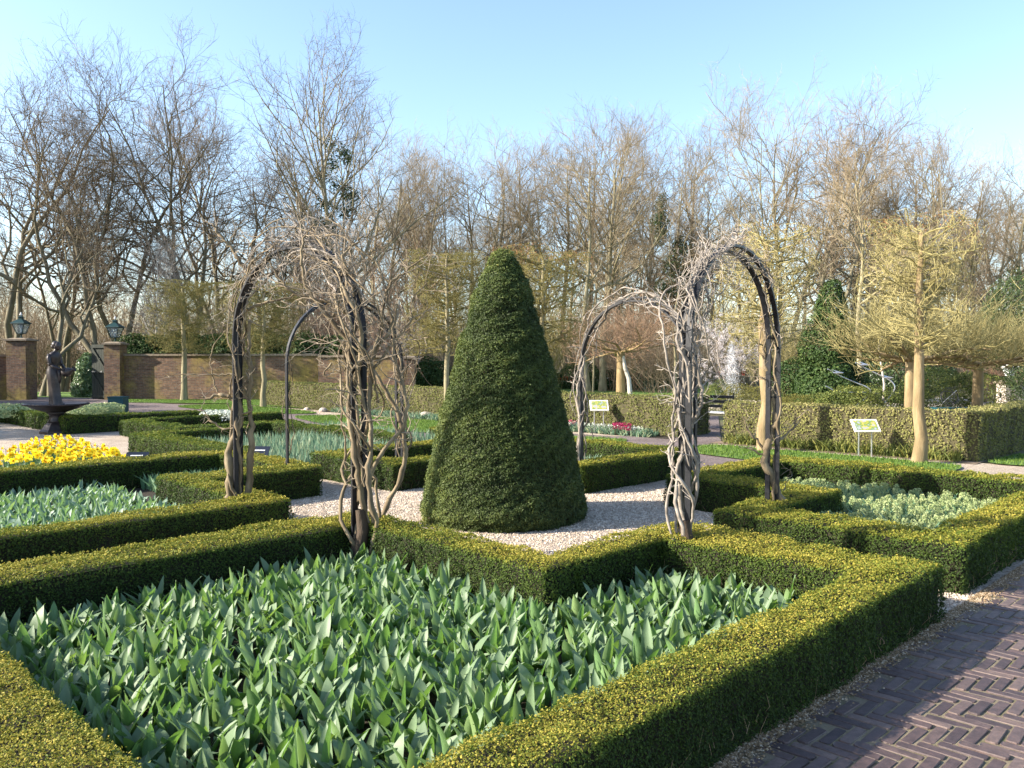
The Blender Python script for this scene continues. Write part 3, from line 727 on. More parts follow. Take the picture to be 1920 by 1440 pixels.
# bed E: blue-green tulips, one mass
def inE(p, q): return (.6 < p < 3.88 and 7.82 < q < 11.5)
STUFF = Acc()
for k, (p, q) in enumerate(spread(inE, (.6, 7.8), (3.9, 11.5), .125, 4)):
    x, y, _ = PQ(p, q)
    if abs(x) / y > .68: continue
    g = random.Random(5000 + k); az0 = g.uniform(0, 6.28)
    for i in range(g.choice((3, 4, 4))):
        kd = ('upright', 'upright', 'splay', 'flop')[i % 4]; az = az0 + i * 2.4; V, Fq = LEAF[kd][g.randrange(8)]
        Mw = np.array(Matrix.Translation((x, y, .004)) @ Matrix.Rotation(az, 4, 'Z') @ Matrix.Rotation(g.gauss(0, .1), 4, 'Y') @ Matrix.Scale(g.uniform(.75, 1.0), 4))
        STUFF.add(V @ Mw[:3, :3].T + Mw[:3, 3], Fq, g.random())
tag(obj('tulip_plants', STUFF.mesh('tulip_plants', M['tulip_blue'], smooth=True)), 'blue-green tulip leaves filling the small bed at the left', 'tulips', kind='stuff')
sheet('bed_soil', [PQ(.2, 7.7), PQ(4.0, 7.7), PQ(4.0, 9.6), PQ(5.6, 9.6), PQ(5.6, 11.7), PQ(.2, 11.7)], .006, M['soil'])

# bed B: hyacinths in bud
def strap(L, W, az, lean, g, n=3):
    pts = []; x = z = 0; ang = lean
    for i in range(n + 1):
        pts.append((x, z)); x += math.sin(ang) * L / n; z += math.cos(ang) * L / n; ang += .25 * g.uniform(.5, 1.6)
    V = []
    for i, (x, z) in enumerate(pts):
        w = W * .5 * (math.sin(math.pi * (.25 + .72 * i / n)) + .02)
        V += [(x * math.cos(az) + w * math.sin(az), x * math.sin(az) - w * math.cos(az), z), (x * math.cos(az) - w * math.sin(az), x * math.sin(az) + w * math.cos(az), z)]
    return np.array(V), np.array([(2 * i, 2 * i + 1, 2 * i + 3, 2 * i + 2) for i in range(n)])
def hyacinth(seed):
    g = random.Random(seed); Lf = Acc(); Bd = Acc()
    for i in range(6):
        V, Fq = strap(g.uniform(.15, .22), g.uniform(.028, .042), i * 1.05 + g.uniform(-.3, .3), g.uniform(.15, .55), g); Lf.add(V, Fq, g.random())
    nb = g.choice((60, 80)); rr = np.random.default_rng(seed)
    z = rr.uniform(.09, .19, nb); a = rr.uniform(0, 6.28, nb); r = .030 * np.sqrt(np.clip(1 - ((z - .135) / .062) ** 2, .05, 1))
    C = np.stack([r * np.cos(a), r * np.sin(a), z], 1); N = np.stack([np.cos(a), np.sin(a), .3 * np.ones(nb)], 1)
    V, Fq = leaf_quads(C, N, .026, .016, .4, .3, rr); Bd.add(V, Fq, rr.uniform(0, 1, nb))
    return Lf, Bd
HY = [hyacinth(s) for s in range(8)]
def hy_mesh(h):
    V = np.concatenate(h[0].V + h[1].V); n0 = h[0].n; F0 = np.concatenate(h[0].F); F1 = np.concatenate(h[1].F) + n0
    return make_mesh('hyacinth_plant', V, np.concatenate([F0, F1]), [M['pale_leaf'], M['pale_bud']], midx=np.r_[np.zeros(len(F0)), np.ones(len(F1))], rnd=np.concatenate(h[0].R + h[1].R))
HYM = [hy_mesh(h) for h in HY]
def inB(p, q): return (7.28 < p < 10.52 and 2.42 < q < 3.66) or (8.8 < p < 10.52 and 3.6 < q < 5.24)
pb = sorted([(PQ(p, q)[1], PQ(p, q)[0]) for p, q in spread(inB, (7.2, 2.3), (10.6, 5.3), .125, 9)])
k1 = 0; ALF = Acc(); ABD = Acc()
for k, (y, x) in enumerate(pb):
    g = random.Random(7000 + k); vis = (960 + x / y * F) < 1950; a = g.uniform(0, 6.28); s = g.uniform(.85, 1.2)
    if vis and k1 < 295:
        o = bpy.data.objects.new('hyacinth_plant', HYM[g.randrange(8)]); o.location = (x, y, .004); o.rotation_euler = (0, 0, a); o.scale = (s, s, s); COL.objects.link(o); k1 += 1
        tag(o, 'pale green hyacinth in bud in the hedged bed at the right', 'hyacinth', 'hyacinths in the hedged bed at the right')
    else:
        Mw = np.array(Matrix.Translation((x, y, .004)) @ Matrix.Rotation(a, 4, 'Z') @ Matrix.Scale(s, 4)); h = HY[g.randrange(8)]
        for src, dst in ((h[0], ALF), (h[1], ABD)):
            V = np.concatenate(src.V); dst.add(V @ Mw[:3, :3].T + Mw[:3, 3], np.concatenate(src.F), np.concatenate(src.R))
if ALF.n: tag(obj('hyacinth_leaves', ALF.mesh('hyacinth_leaves', M['pale_leaf'])), 'leaves of the remaining hyacinths at the far side of the right bed', 'hyacinths', kind='stuff'); tag(obj('hyacinth_buds', ABD.mesh('hyacinth_buds', M['pale_bud'])), 'pale buds of the remaining hyacinths at the far side of the right bed', 'hyacinths', kind='stuff')
sheet('bed_soil', [PQ(7.0, 2.2), PQ(10.8, 2.2), PQ(10.8, 5.5), PQ(8.5, 5.5), PQ(8.5, 3.9), PQ(7.0, 3.9)], .006, M['soil'])

# iris / daffodil leaves as masses
def blades(name, label, quad, n, hmin, hmax, w, mat, cat, lean=.18, z0=.0):
    a, b_, c, d = [np.array(p[:2]) for p in quad]
    s = rng.uniform(0, 1, (n, 1)); t = rng.uniform(0, 1, (n, 1)); C = (a * (1 - s) + b_ * s) * (1 - t) + (d * (1 - s) + c * s) * t
    h = rng.uniform(hmin, hmax, n); az = rng.uniform(0, 6.28, n); B0 = np.c_[C, np.full(n, z0)]
    dv = np.c_[np.cos(az), np.sin(az), np.zeros(n)] * w / 2; ln = np.c_[rng.normal(0, lean, n) * h, rng.normal(0, lean, n) * h, h]
    m1 = B0 + ln * .55; tp = B0 + ln + np.c_[ln[:, :2] * .35, np.zeros(n)]
    V = np.stack([B0 - dv * .8, B0 + dv * .8, m1 + dv, m1 - dv, tp], 1).reshape(-1, 3); k = np.arange(n)[:, None] * 5
    F4 = np.concatenate([k, k + 1, k + 2, k + 3], 1); F3 = np.concatenate([k + 3, k + 2, k + 4], 1); rr = rng.uniform(0, 1, n)
    me = make_mesh(name, V, [F4, F3], M[mat], rnd=np.r_[rr, rr]); return tag(obj(name, me), label, cat, kind='stuff')
blades('iris_leaves', 'blue-green upright iris leaves in the bed behind the black plaque', [PQ(6.0, 10.95), PQ(6.0, 14.8), PQ(8.9, 14.8), PQ(8.9, 10.95)], 5400, .22, .40, .028, 'iris', 'iris', lean=.12)
blades('iris_leaves', 'short blue-green leaves in the far bed beyond the iris rows', [PQ(9.7, 11.5), PQ(9.7, 16.5), PQ(10.6, 16.5), PQ(10.6, 11.5)], 1600, .2, .42, .028, 'iris', 'iris', lean=.1)
blades('young_leaves', 'short blue-green leaves in the hedged bed right of the yew cone', [PQ(8.7, 7.4), PQ(8.7, 10.4), PQ(10.5, 10.4), PQ(10.5, 7.4)], 3500, .12, .24, .03, 'iris', 'bulb leaves', lean=.3)
blades('young_leaves', 'bright green leaves in the notch of the left bed beside the plaque', [PQ(4.35, 9.8), PQ(4.35, 11.5), PQ(5.45, 11.5), PQ(5.45, 9.8)], 1500, .12, .24, .03, 'pale_leaf', 'bulb leaves', lean=.3)

# ------------------------------------------------------------------ branching plants
def grow(g, base, d, L, K, wander, up, r0, r1, droop=0.0):
    n = len(base); P = np.empty((n, K, 3)); P[:, 0] = base; d = norm(d); seg = (L / (K - 1))[:, None]
    upv = np.array([0, 0, 1.0])
    for k in range(1, K):
        d = norm(d + g.normal(0, wander, (n, 3)) + upv * up)
        P[:, k] = P[:, k - 1] + d * seg
    t = np.linspace(0, 1, K)[None, :]
    R = r0[:, None] * (1 - t) + r1[:, None] * t
    return P, R

def kids(g, P, R, per, t0, t1, amin, amax, jitter=.0):
    n, K, _ = P.shape; N = n * per
    par = np.repeat(np.arange(n), per)
    t = np.tile((np.arange(per) + .5) / per, n) + g.uniform(-.5, .5, N) / per; t = t0 + (t1 - t0) * t
    x = t * (K - 1); k = np.clip(x.astype(int), 0, K - 2); f = (x - k)[:, None]
    B0 = P[par, k] * (1 - f) + P[par, k + 1] * f; T = norm(P[par, k + 1] - P[par, k])
    rr = R[par, k] * (1 - f[:, 0]) + R[par, k + 1] * f[:, 0]
    perp = norm(np.cross(T, g.normal(0, 1, (N, 3)))); a = g.uniform(amin, amax, N)[:, None]
    return B0, T * np.cos(a) + perp * np.sin(a), rr, t, par

def bare_tree(seed, Ht=20, kind='forest'):
    """returns trunk Acc, crown Acc"""
    g = np.random.default_rng(seed); TR = Acc(); CR = Acc()
    z0 = np.zeros(1)
    if kind == 'forest': ns, wand, up, cl, a0, a1, t0 = 1, .05, .05, .40, .6, 1.1, .40
    elif kind == 'crooked': ns, wand, up, cl, a0, a1, t0 = 2, .17, .05, .40, .7, 1.3, .30
    elif kind == 'vase': ns, wand, up, cl, a0, a1, t0 = 1, .025, .05, .62, .5, .85, .20
    elif kind == 'fan': ns, wand, up, cl, a0, a1, t0 = 1, .05, .05, .62, .55, .95, .26
    elif kind == 'multi': ns, wand, up, cl, a0, a1, t0 = 3, .09, .05, .40, .6, 1.1, .30
    elif kind == 'birch': ns, wand, up, cl, a0, a1, t0 = 2, .05, .03, .25, .4, .8, .3
    r = Ht * (.0125 if kind in ('forest', 'vase') else .0095 if kind in ('crooked', 'multi') else .007)
    base = np.zeros((ns, 3)); base[:, :2] = g.normal(0, .12 if ns > 1 else 0, (ns, 2)); base[:, 2] = -.15
    d = np.c_[g.normal(0, .13 if ns > 1 else .03, (ns, 2)), np.ones(ns)]
    P0, R0 = grow(g, base, d, Ht * g.uniform(.78, .92, ns), 14, wand, up, np.full(ns, r), np.full(ns, r * .13))
    R0[:, 0] *= 1.35
    V, f = tubes(P0, R0, 8); TR.add(V, f, .5)
    n1 = 14 if kind != 'vase' else 24
    b, d, rr, t, _ = kids(g, P0, R0, n1, t0, .97, a0, a1)
    L = Ht * cl * (1.05 - .62 * t) * g.uniform(.7, 1.2, len(t))
    P1, R1 = grow(g, b, d, L, 9, wand * 1.5 + .07, .075 if kind in ('vase', 'fan') else .05, np.minimum(rr * .66, r * .55), np.full(len(t), .012 * Ht / 20))
    V, f = tubes(P1, R1, 5); TR.add(V, f, .5)
    b, d, rr, t, _ = kids(g, P1, R1, 8, .2, .98, .45, .95)
    L = Ht * .135 * g.uniform(.4, 1.3, len(t)) * (1.1 - .4 * t)
    P2, R2 = grow(g, b, d, L, 6, wand * .7 + .11, .075, np.minimum(rr * .65, .05), np.full(len(t), .006 * Ht / 20 + .002))
    V, f = tubes(P2, R2, 4); CR.add(V, f, .35)
    b, d, rr, t, _ = kids(g, P2, R2, 5 if kind != 'birch' else 3, .15, 1.0, .4, .95)
    L = Ht * .058 * g.uniform(.5, 1.3, len(t))
    P3, R3 = grow(g, b, d, L, 4, .18, .07, np.minimum(rr * .7, .016), np.full(len(t), .004))
    V, f = tubes(P3, R3, 3); CR.add(V, f, .6)
    b, d, rr, t, _ = kids(g, P3, R3, 4 if kind != 'birch' else 2, .15, 1.0, .35, .9)
    L = Ht * .028 * g.uniform(.5, 1.3, len(t))
    P4, R4 = grow(g, b, d, L, 3, .18, .05, np.full(len(t), .0055), np.full(len(t), .0022))
    V, f = tubes(P4, R4, 3); CR.add(V, f, .9)
    return TR, CR

KINDS = {}
def proto(key, seed, Ht, kind, bark_, twig_):
    TR, CR = bare_tree(seed, Ht, kind)
    KINDS[key] = (TR.mesh('trunk', M[bark_], smooth=True), CR.mesh('crown', M[twig_]), Ht)
proto('f1', 21, 20, 'forest', 'bark', 'twig'); proto('f2', 22, 20, 'forest', 'bark', 'twig'); proto('f3', 23, 20, 'multi', 'bark', 'twig')
proto('f4', 24, 20, 'fan', 'bark', 'twig'); proto('f5', 29, 20, 'forest', 'bark', 'twig')
proto('c1', 25, 20, 'crooked', 'bark_dark', 'twig_dark'); proto('c2', 26, 20, 'crooked', 'bark_dark', 'twig_dark'); proto('c3', 28, 20, 'multi', 'bark_dark', 'twig_dark')
proto('v1', 27, 22, 'vase', 'bark', 'twig_dark'); proto('b1', 31, 11, 'birch', 'bark_birch', 'twig_white')

_ct = {}
def cr_top(me):
    if me.name not in _ct:
        co = np.empty(len(me.vertices) * 3, np.float32); me.vertices.foreach_get('co', co); _ct[me.name] = float(np.percentile(co[2::3], 99.93))
    return _ct[me.name]
def put_tree(key, u, Y, vtop, rz, label, name='bare_tree', group=None, wide=1.0):
    tr, cr, Ht = KINDS[key]
    x = (u - 960) / F * Y; top = H + (HZ - vtop) / F * Y
    s = top / (cr_top(cr))
    e = empty(name, (x, Y, 0), label, 'tree', group, rz); e.scale = (s * wide, s * wide, s)
    for nm, me in (('trunk', tr), ('crown', cr)):
        o = bpy.data.objects.new(nm, me); o.parent = e; COL.objects.link(o)
    return e

def leafcloud(name, label, cat, blobs, n, size, mat, sink=.25, parent=None, asp=.6, up=.3, kind=None):
    """foliage filling ellipsoid blobs (x,y,z,rx,ry,rz): leaves near the surface with lumps"""
    A_ = Acc(); vol = np.array([b[3] * b[4] + b[3] * b[5] for b in blobs]); vol = vol / vol.sum()
    for b, w in zip(blobs, vol):
        k = int(n * w); d = norm(rng.normal(0, 1, (k, 3))); rad = 1 - sink * rng.beta(1, 2.0, k)
        Pn = d * rad[:, None]; P = np.array(b[:3]) + Pn * np.array(b[3:6])
        lum = snoise(P, 2.2 / max(b[3], .5) * 1.6, 5) * .16 + snoise(P, 7 / max(b[3], .5), 6) * .08
        P = P + d * lum[:, None] * np.array(b[3:6]); P[:, 2] = np.abs(P[:, 2])
        L = size * rng.uniform(.6, 1.4, k); V, f = leaf_quads(P, norm(d + [0, 0, up]), L, L * asp, .6, .2)
        A_.add(V, f, np.clip(.45 + lum * 1.3 + rng.normal(0, .17, k), 0, 1))
    me = A_.mesh(name, M[mat]); o = obj(name, me, parent)
    if label: tag(o, label, cat, kind=kind)
    return o

# left-hand dark crooked trees (read from the photograph) -------------------------------------
put_tree('c1', 22, 43, 72, .4, 'tall crooked dark bare tree at the left edge of the photo, behind the left lantern')
put_tree('c2', 84, 40, 205, 2.0, 'shorter twisted dark bare tree whose trunk shows between the two gate pillars')
put_tree('c3', 118, 46, 235, 3.0, 'slim dark bare tree just behind the head of the statue')
put_tree('c2', 196, 42, 98, 4.2, 'tall forked dark bare tree directly above the right gate pillar')
put_tree('c1', 236, 47, 150, 5.1, 'dark bare tree between the forked tree and the birches')
put_tree('c3', 352, 46, 90, 1.2, 'tall thin-crowned dark bare tree rising left of the left arch')
put_tree('c2', 424, 50, 132, 3.6, 'dark twisted bare tree rising over the top-left shoulder of the left arch')
put_tree('c1', 487, 48, 190, .9, 'dark bare tree with a leaning trunk behind the crown of the left arch')
tall = put_tree('v1', 618, 46, 34, .3, 'tallest bare tree with broad upswept crown, above the left arch', wide=1.05)
put_tree('f4', 652, 52, 110, 2.2, 'bare tree close behind the tallest tree, on its right side')
put_tree('b1', 284, 41, 418, 0.6, 'pale-stemmed birch clump behind the brick wall, left one', name='birch_tree')
put_tree('b1', 312, 42, 440, 2.4, 'pale-stemmed birch clump behind the brick wall, right one', name='birch_tree')
cx = [(735, 55, 262, 'f1'), (770, 60, 268, 'f2'), (806, 58, 262, 'f3'), (852, 64, 232, 'f4'), (884, 60, 262, 'f1'), (932, 58, 236, 'f5'), (968, 62, 244, 'f2'), (1004, 57, 252, 'f3'),
      (1062, 60, 222, 'f1'), (1094, 62, 205, 'f5'), (1128, 52, 182, 'f4'), (1158, 58, 198, 'f2'), (1212, 60, 240, 'f3'), (1252, 55, 208, 'f4'), (1290, 60, 222, 'f1'),
      (1338, 62, 300, 'f5'), (1378, 64, 292, 'f2'), (1440, 50, 146, 'f4'), (1462, 56, 160, 'f3'), (1512, 47, 182, 'c2'), (1562, 54, 196, 'f5'), (1604, 58, 262, 'f1'), (1640, 56, 242, 'f3'),
      (1678, 60, 262, 'f2'), (1716, 58, 250, 'f5'), (1752, 60, 240, 'f1'), (1788, 52, 184, 'f4'), (1830, 60, 262, 'f2'), (1872, 58, 276, 'f3'), (1908, 54, 262, 'f1'), (700, 62, 238, 'f5'), (560, 60, 210, 'f2')]
gt = random.Random(11)
ORD = ['first', 'second', 'third', 'fourth', 'fifth', 'sixth', 'seventh', 'eighth', 'ninth', 'tenth']
WHERE = [(810, 'behind the right half of the left arch'), (1000, 'above the top of the yew cone'), (1230, 'above the small right arch'), (1500, 'above the nearest right arch'), (1800, 'behind the yellow pleached trees'), (9999, 'at the right edge')]
SPECIAL = {1128: 'large bare tree with a spreading crown above the small right arch', 1440: 'tall bare tree with fine upswept branches above the nearest right arch, highest there', 1512: 'crooked dark-limbed bare tree right of the tall tree over the right arch',
           1788: 'broad fan-crowned bare tree above the right-hand pleached tree', 1252: 'full-crowned bare tree over the ivy-clad trunk'}
cnt = {}
for (u, Y, vt, k) in sorted(cx):
    if u in SPECIAL: lb = SPECIAL[u]
    else:
        w_ = next(t for lim, t in WHERE if u < lim); cnt[w_] = cnt.get(w_, 0) + 1
        lb = 'slender bare woodland tree ' + w_ + ', ' + ORD[cnt[w_] - 1] + ' from the left'
    put_tree(k, u, Y, vt, gt.uniform(0, 6.28), lb, group='front rank of bare woodland trees')
# second rank: thinner and farther, closes the wood
for i in range(44):
    u = -260 + i * 53 + gt.uniform(-22, 22); Y = gt.uniform(70, 100)
    vt = gt.uniform(330, 430) if u > 560 else gt.uniform(400, 500)
    put_tree(gt.choice(['f1', 'f2', 'f3', 'f4', 'f5']), u, Y, vt, gt.uniform(0, 6.28), 'distant bare tree deep in the wood behind the front rank', group='distant bare trees deep in the wood', wide=1.1)
for i in range(16):
    u = gt.uniform(480, 1920); Y = gt.uniform(50, 66)
    put_tree(gt.choice(['f1', 'f5', 'c3']), u, Y, gt.uniform(330, 430) if u > 500 else gt.uniform(440, 520), gt.uniform(0, 6.28), 'short thin bare tree among the trunks at the edge of the wood', group='short thin bare trees at the edge of the wood', wide=.8)
# twiggy undergrowth
def bush(name, label, cat, x, y, w, h, n, mat, seed, per=6, up=.12, wander=.18, z=0.0, r=.012):
    g = np.random.default_rng(seed); A_ = Acc()
    b = np.c_[g.normal(0, w * .16, (n, 2)), np.zeros(n)]; d = np.c_[g.normal(0, .5, (n, 2)), np.ones(n)]
    P, R = grow(g, b, d, h * g.uniform(.6, 1.05, n), 6, wander, up, np.full(n, r), np.full(n, r * .3)); P[:, :, 0] *= 1; V, f = tubes(P, R, 3); A_.add(V, f, .4)
    b, d, rr, t, _ = kids(g, P, R, per, .25, 1, .3, .9); P, R = grow(g, b, d, h * .3 * g.uniform(.5, 1.2, len(t)), 4, wander, up, np.full(len(t), r * .5), np.full(len(t), r * .2)); V, f = tubes(P, R, 3); A_.add(V, f, .7)
    b, d, rr, t, _ = kids(g, P, R, 4, .2, 1, .3, .9); P, R = grow(g, b, d, h * .13 * g.uniform(.5, 1.2, len(t)), 3, wander, up, np.full(len(t), r * .32), np.full(len(t), r * .15)); V, f = tubes(P, R, 3); A_.add(V, f, 1.0)
    me = A_.mesh(name, M[mat]); o = obj(name, me, None, (x, y, z)); tag(o, label, cat); return o
def X(u, Y): return (u - 960) / F * Y
# continuous thicket at the foot of the wood: one mass
TH = Acc(); g = np.random.default_rng(77)
n = 2300; Yb = g.uniform(48, 76, n); xb = g.uniform(-.78, .78, n) * Yb; b = np.c_[xb, Yb, np.zeros(n)]
hh = g.uniform(2.0, 5.5, n) * np.where(xb / Yb < -.25, 1.35, 1)
P, R = grow(g, b, np.c_[g.normal(0, .22, (n, 2)), np.ones(n)], hh, 6, .12, .06, np.full(n, .035), np.full(n, .010)); V, f = tubes(P, R, 3); TH.add(V, f, .3)
b, d, rr, t, _ = kids(g, P, R, 7, .2, 1, .4, 1.1); P, R = grow(g, b, d, g.uniform(.5, 1.7, len(t)), 4, .2, .08, np.full(len(t), .013), np.full(len(t), .005)); V, f = tubes(P, R, 3); TH.add(V, f, .6)
b, d, rr, t, _ = kids(g, P, R, 4, .2, 1, .4, 1.1); P, R = grow(g, b, d, g.uniform(.2, .7, len(t)), 3, .2, .08, np.full(len(t), .008), np.full(len(t), .003)); V, f = tubes(P, R, 3); TH.add(V, f, .9)
tag(obj('thicket', TH.mesh('thicket', M['twig'])), 'brown tangle of bare undergrowth along the foot of the wood', 'undergrowth', kind='stuff')
# wooded rise far behind
w_ = Acc()
for k in range(1):
    n = 26000; a = rng.uniform(-.75, .75, n); Yb = rng.uniform(100, 150, n); z = rng.beta(1.2, 2.2, n) * (11 + 2.5 * np.sin(a * 14) + 2 * np.sin(a * 31))
    L = rng.uniform(1.2, 3.0, n); d = norm(np.c_[rng.normal(0, .35, (n, 2)), np.ones(n)]); P = np.stack([np.c_[a * Yb, Yb, z], np.c_[a * Yb, Yb, z] + d * L[:, None] * .5 + rng.normal(0, .1, (n, 3)), np.c_[a * Yb, Yb, z] + d * L[:, None]], 1)
    V, f = tubes(P, np.tile(np.array([.035, .025, .01]), (n, 1)), 3); w_.add(V, f, rng.uniform(0, 1, len(f)))
tag(obj('far_wood', w_.mesh('far_wood', M['twig'])), 'hazy brown mass of distant branches at the back of the wood', 'wood', kind='stuff')

# ------------------------------------------------------------------ pleached and roof trees
def pleached(label, x, y, zb, zt, w, d, bark_, twig_, seed, tr=.085, dens=1.0, buds=None, group=None, rot=math.pi / 4, nt=11, lean=0):
    g = np.random.default_rng(seed); e = empty('pleached_tree', (x, y, 0), label, 'tree', group, rot)
    T = Acc(); K = 9
    P0 = np.zeros((1, K, 3)); P0[0, :, 2] = np.linspace(-.1, zt - .25, K); P0[0, 1:-1, :2] = g.normal(0, .025, (K - 2, 2)); R0 = np.linspace(tr * 1.1, tr * .4, K)[None]; R0[0, 0] *= 1.25
    V, f = tubes(P0, R0, 10); T.add(V, f); o = obj('trunk', T.mesh('trunk', M[bark_], smooth=True), e)
    A_ = Acc()
    def clampbox(P):
        P[..., 0] = np.clip(P[..., 0], -w / 2, w / 2); P[..., 1] = np.clip(P[..., 1], -d / 2, d / 2); P[..., 2] = np.clip(P[..., 2], zb - .12, zt); return P
    zz = np.linspace(zb, zt - .3, nt)
    B0 = []; D0 = []
    for z in zz:
        for k in range(7):
            a = g.uniform(0, 6.28) ; B0.append((0, 0, z + g.uniform(-.08, .08))); D0.append((math.cos(a), math.sin(a) * d / w * 1.1, g.uniform(.02, .32)))
    B0 = np.array(B0); D0 = np.array(D0); n = len(B0)
    P1, R1 = grow(g, B0, D0, w * .58 * g.uniform(.75, 1.15, n), 8, .16, .02, np.full(n, .017), np.full(n, .006)); P1 = clampbox(P1); V, f = tubes(P1, R1, 4); A_.add(V, f, .3 + .4 * g.uniform(0, 1, len(f)))
    b, dd, rr, t, _ = kids(g, P1, R1, int(9 * dens), .15, 1, .5, 1.2); P2, R2 = grow(g, b, dd, w * .20 * g.uniform(.5, 1.2, len(t)), 5, .25, .03, np.full(len(t), .0055), np.full(len(t), .0028)); P2 = clampbox(P2); V, f = tubes(P2, R2, 3); A_.add(V, f, .6)
    b, dd, rr, t, _ = kids(g, P2, R2, 5, .15, 1, .4, 1.2); P3, R3 = grow(g, b, dd, w * .075 * g.uniform(.5, 1.3, len(t)), 3, .25, .05, np.full(len(t), .0036), np.full(len(t), .0018)); P3 = clampbox(P3); V, f = tubes(P3, R3, 3); A_.add(V, f, .9)
    obj('crown', A_.mesh('crown', M[twig_]), e)
    if buds:
        n = int(buds[1]); idx = g.integers(0, len(P3), n); C = P3[idx, -1] + g.normal(0, .015, (n, 3))
        if len(buds) > 3: sel = C[:, 2] > zt - buds[3] * g.uniform(.3, 1.6, n); C = C[sel]; n = len(C)
        L = buds[2] * g.uniform(.6, 1.4, n); V, f = leaf_quads(C, g.normal(0, 1, (n, 3)), L, L * .6, 1, .2, g); B_ = Acc(); B_.add(V, f, g.uniform(0, 1, n)); obj('buds', B_.mesh('buds', M[buds[0]]), e)
    return e
x, y, _ = G(1722, 868); pleached('tall yellow-lichened pleached tree at the lawn edge, nearest and rightmost of the row', x, y, 1.95, 4.15, 2.15, 1.5, 'bark_lichen', 'twig_yellow', 101, tr=.105, dens=1.0, buds=('dry', 3500, .03, .35), nt=12)
x, y, _ = G(1434, 846); pleached('yellow-lichened pleached tree seen through the right arch', x, y, 2.0, 4.25, 2.2, 1.5, 'bark_lichen', 'twig_yellow', 102, tr=.115, dens=.9, buds=('dry', 2600, .03, .35), nt=12)
x, y, _ = PQ(15.0, 13.9); pleached('square-crowned olive pleached tree just right of the yew cone top', x, y, 2.0, 4.45, 2.3, 1.6, 'bark', 'twig_olive', 103, dens=1.7, buds=('dry', 5000, .035, .3))
x, y, _ = G(838, 790); pleached('square-crowned olive pleached tree just left of the yew cone', x, y, 2.0, 4.85, 2.3, 1.7, 'bark', 'twig_olive', 104, dens=1.9, buds=('bud', 5000, .03))
x, y, _ = G(494, 764); pleached('olive pleached tree in front of the brick wall, seen inside the left arch', x, y, 2.1, 4.55, 2.9, 1.8, 'bark', 'twig_olive', 105, dens=1.8, buds=('bud', 6000, .035), tr=.10)
x, y, _ = G(345, 751); pleached('olive pleached tree in front of the brick wall, left of the left arch', x, y, 2.2, 5.1, 2.9, 1.9, 'bark', 'twig_olive', 106, dens=1.8, buds=('bud', 6000, .04), tr=.13)

def roof_tree(label, x, y, zf, w, zt, bark_, twig_, seed, tr=.13):
    g = np.random.default_rng(seed); e = empty('roof_tree', (x, y, 0), label, 'tree')
    P0 = np.zeros((1, 6, 3)); P0[0, :, 2] = np.linspace(-.1, zf, 6); R0 = np.linspace(tr * 1.05, tr * .85, 6)[None]; V, f = tubes(P0, R0, 12); T = Acc(); T.add(V, f)
    n = 11; a = np.arange(n) * 6.283 / n + g.uniform(-.2, .2, n); B0 = np.tile([0, 0, zf - .04], (n, 1)); P1, R1 = grow(g, B0, np.c_[np.cos(a), np.sin(a), np.full(n, .22)], w / 2 * g.uniform(.85, 1.1, n), 9, .13, .0, np.full(n, .055), np.full(n, .018))
    P1[:, :, 2] = zf + (P1[:, :, 2] - zf) * .7; V, f = tubes(P1, R1, 6); T.add(V, f); obj('trunk', T.mesh('trunk', M[bark_], smooth=True), e)
    A_ = Acc(); b, d, rr, t, _ = kids(g, P1, R1, 13, .15, 1, .7, 1.5); d[:, 2] = np.abs(d[:, 2]) * .25; P2, R2 = grow(g, b, d, w * .17 * g.uniform(.5, 1.2, len(t)), 5, .2, .04, np.full(len(t), .018), np.full(len(t), .008)); V, f = tubes(P2, R2, 4); A_.add(V, f, .3)
    b, d, rr, t, _ = kids(g, np.concatenate([P2]), np.concatenate([R2]), 5, .1, 1, .5, 1.3); d[:, 2] = np.abs(d[:, 2]) + .5; hh = (zt - zf); P3, R3 = grow(g, b, d, hh * g.uniform(.35, .95, len(t)), 5, .16, .14, np.full(len(t), .0055), np.full(len(t), .0028)); V, f = tubes(P3, R3, 3); A_.add(V, f, .6)
    b, d, rr, t, _ = kids(g, P3, R3, 2, .3, 1, .3, .9); P4, R4 = grow(g, b, d, hh * .25 * g.uniform(.5, 1.2, len(t)), 3, .16, .1, np.full(len(t), .005), np.full(len(t), .003)); V, f = tubes(P4, R4, 3); A_.add(V, f, .9)
    obj('crown', A_.mesh('crown', M[twig_]), e); return e
roof_tree('flat-topped roof tree with dark spreading limbs seen through the small right arch', X(1164, 37.5), 37.5, 2.15, 6.6, 4.2, 'bark_red', 'twig_pink', 201, tr=.21)
roof_tree('flat-topped roof tree with orange-lichened trunk, just left of the nearest pleached tree', X(1708, 20.5), 20.5, 1.75, 3.6, 3.3, 'bark_lichen', 'twig_yellow', 202, tr=.15)
roof_tree('flat-topped roof tree with pale trunk at the right edge, above the beech hedge corner', X(1834, 21.5), 21.5, 1.65, 4.2, 3.1, 'bark_lichen', 'twig_yellow', 203, tr=.14)
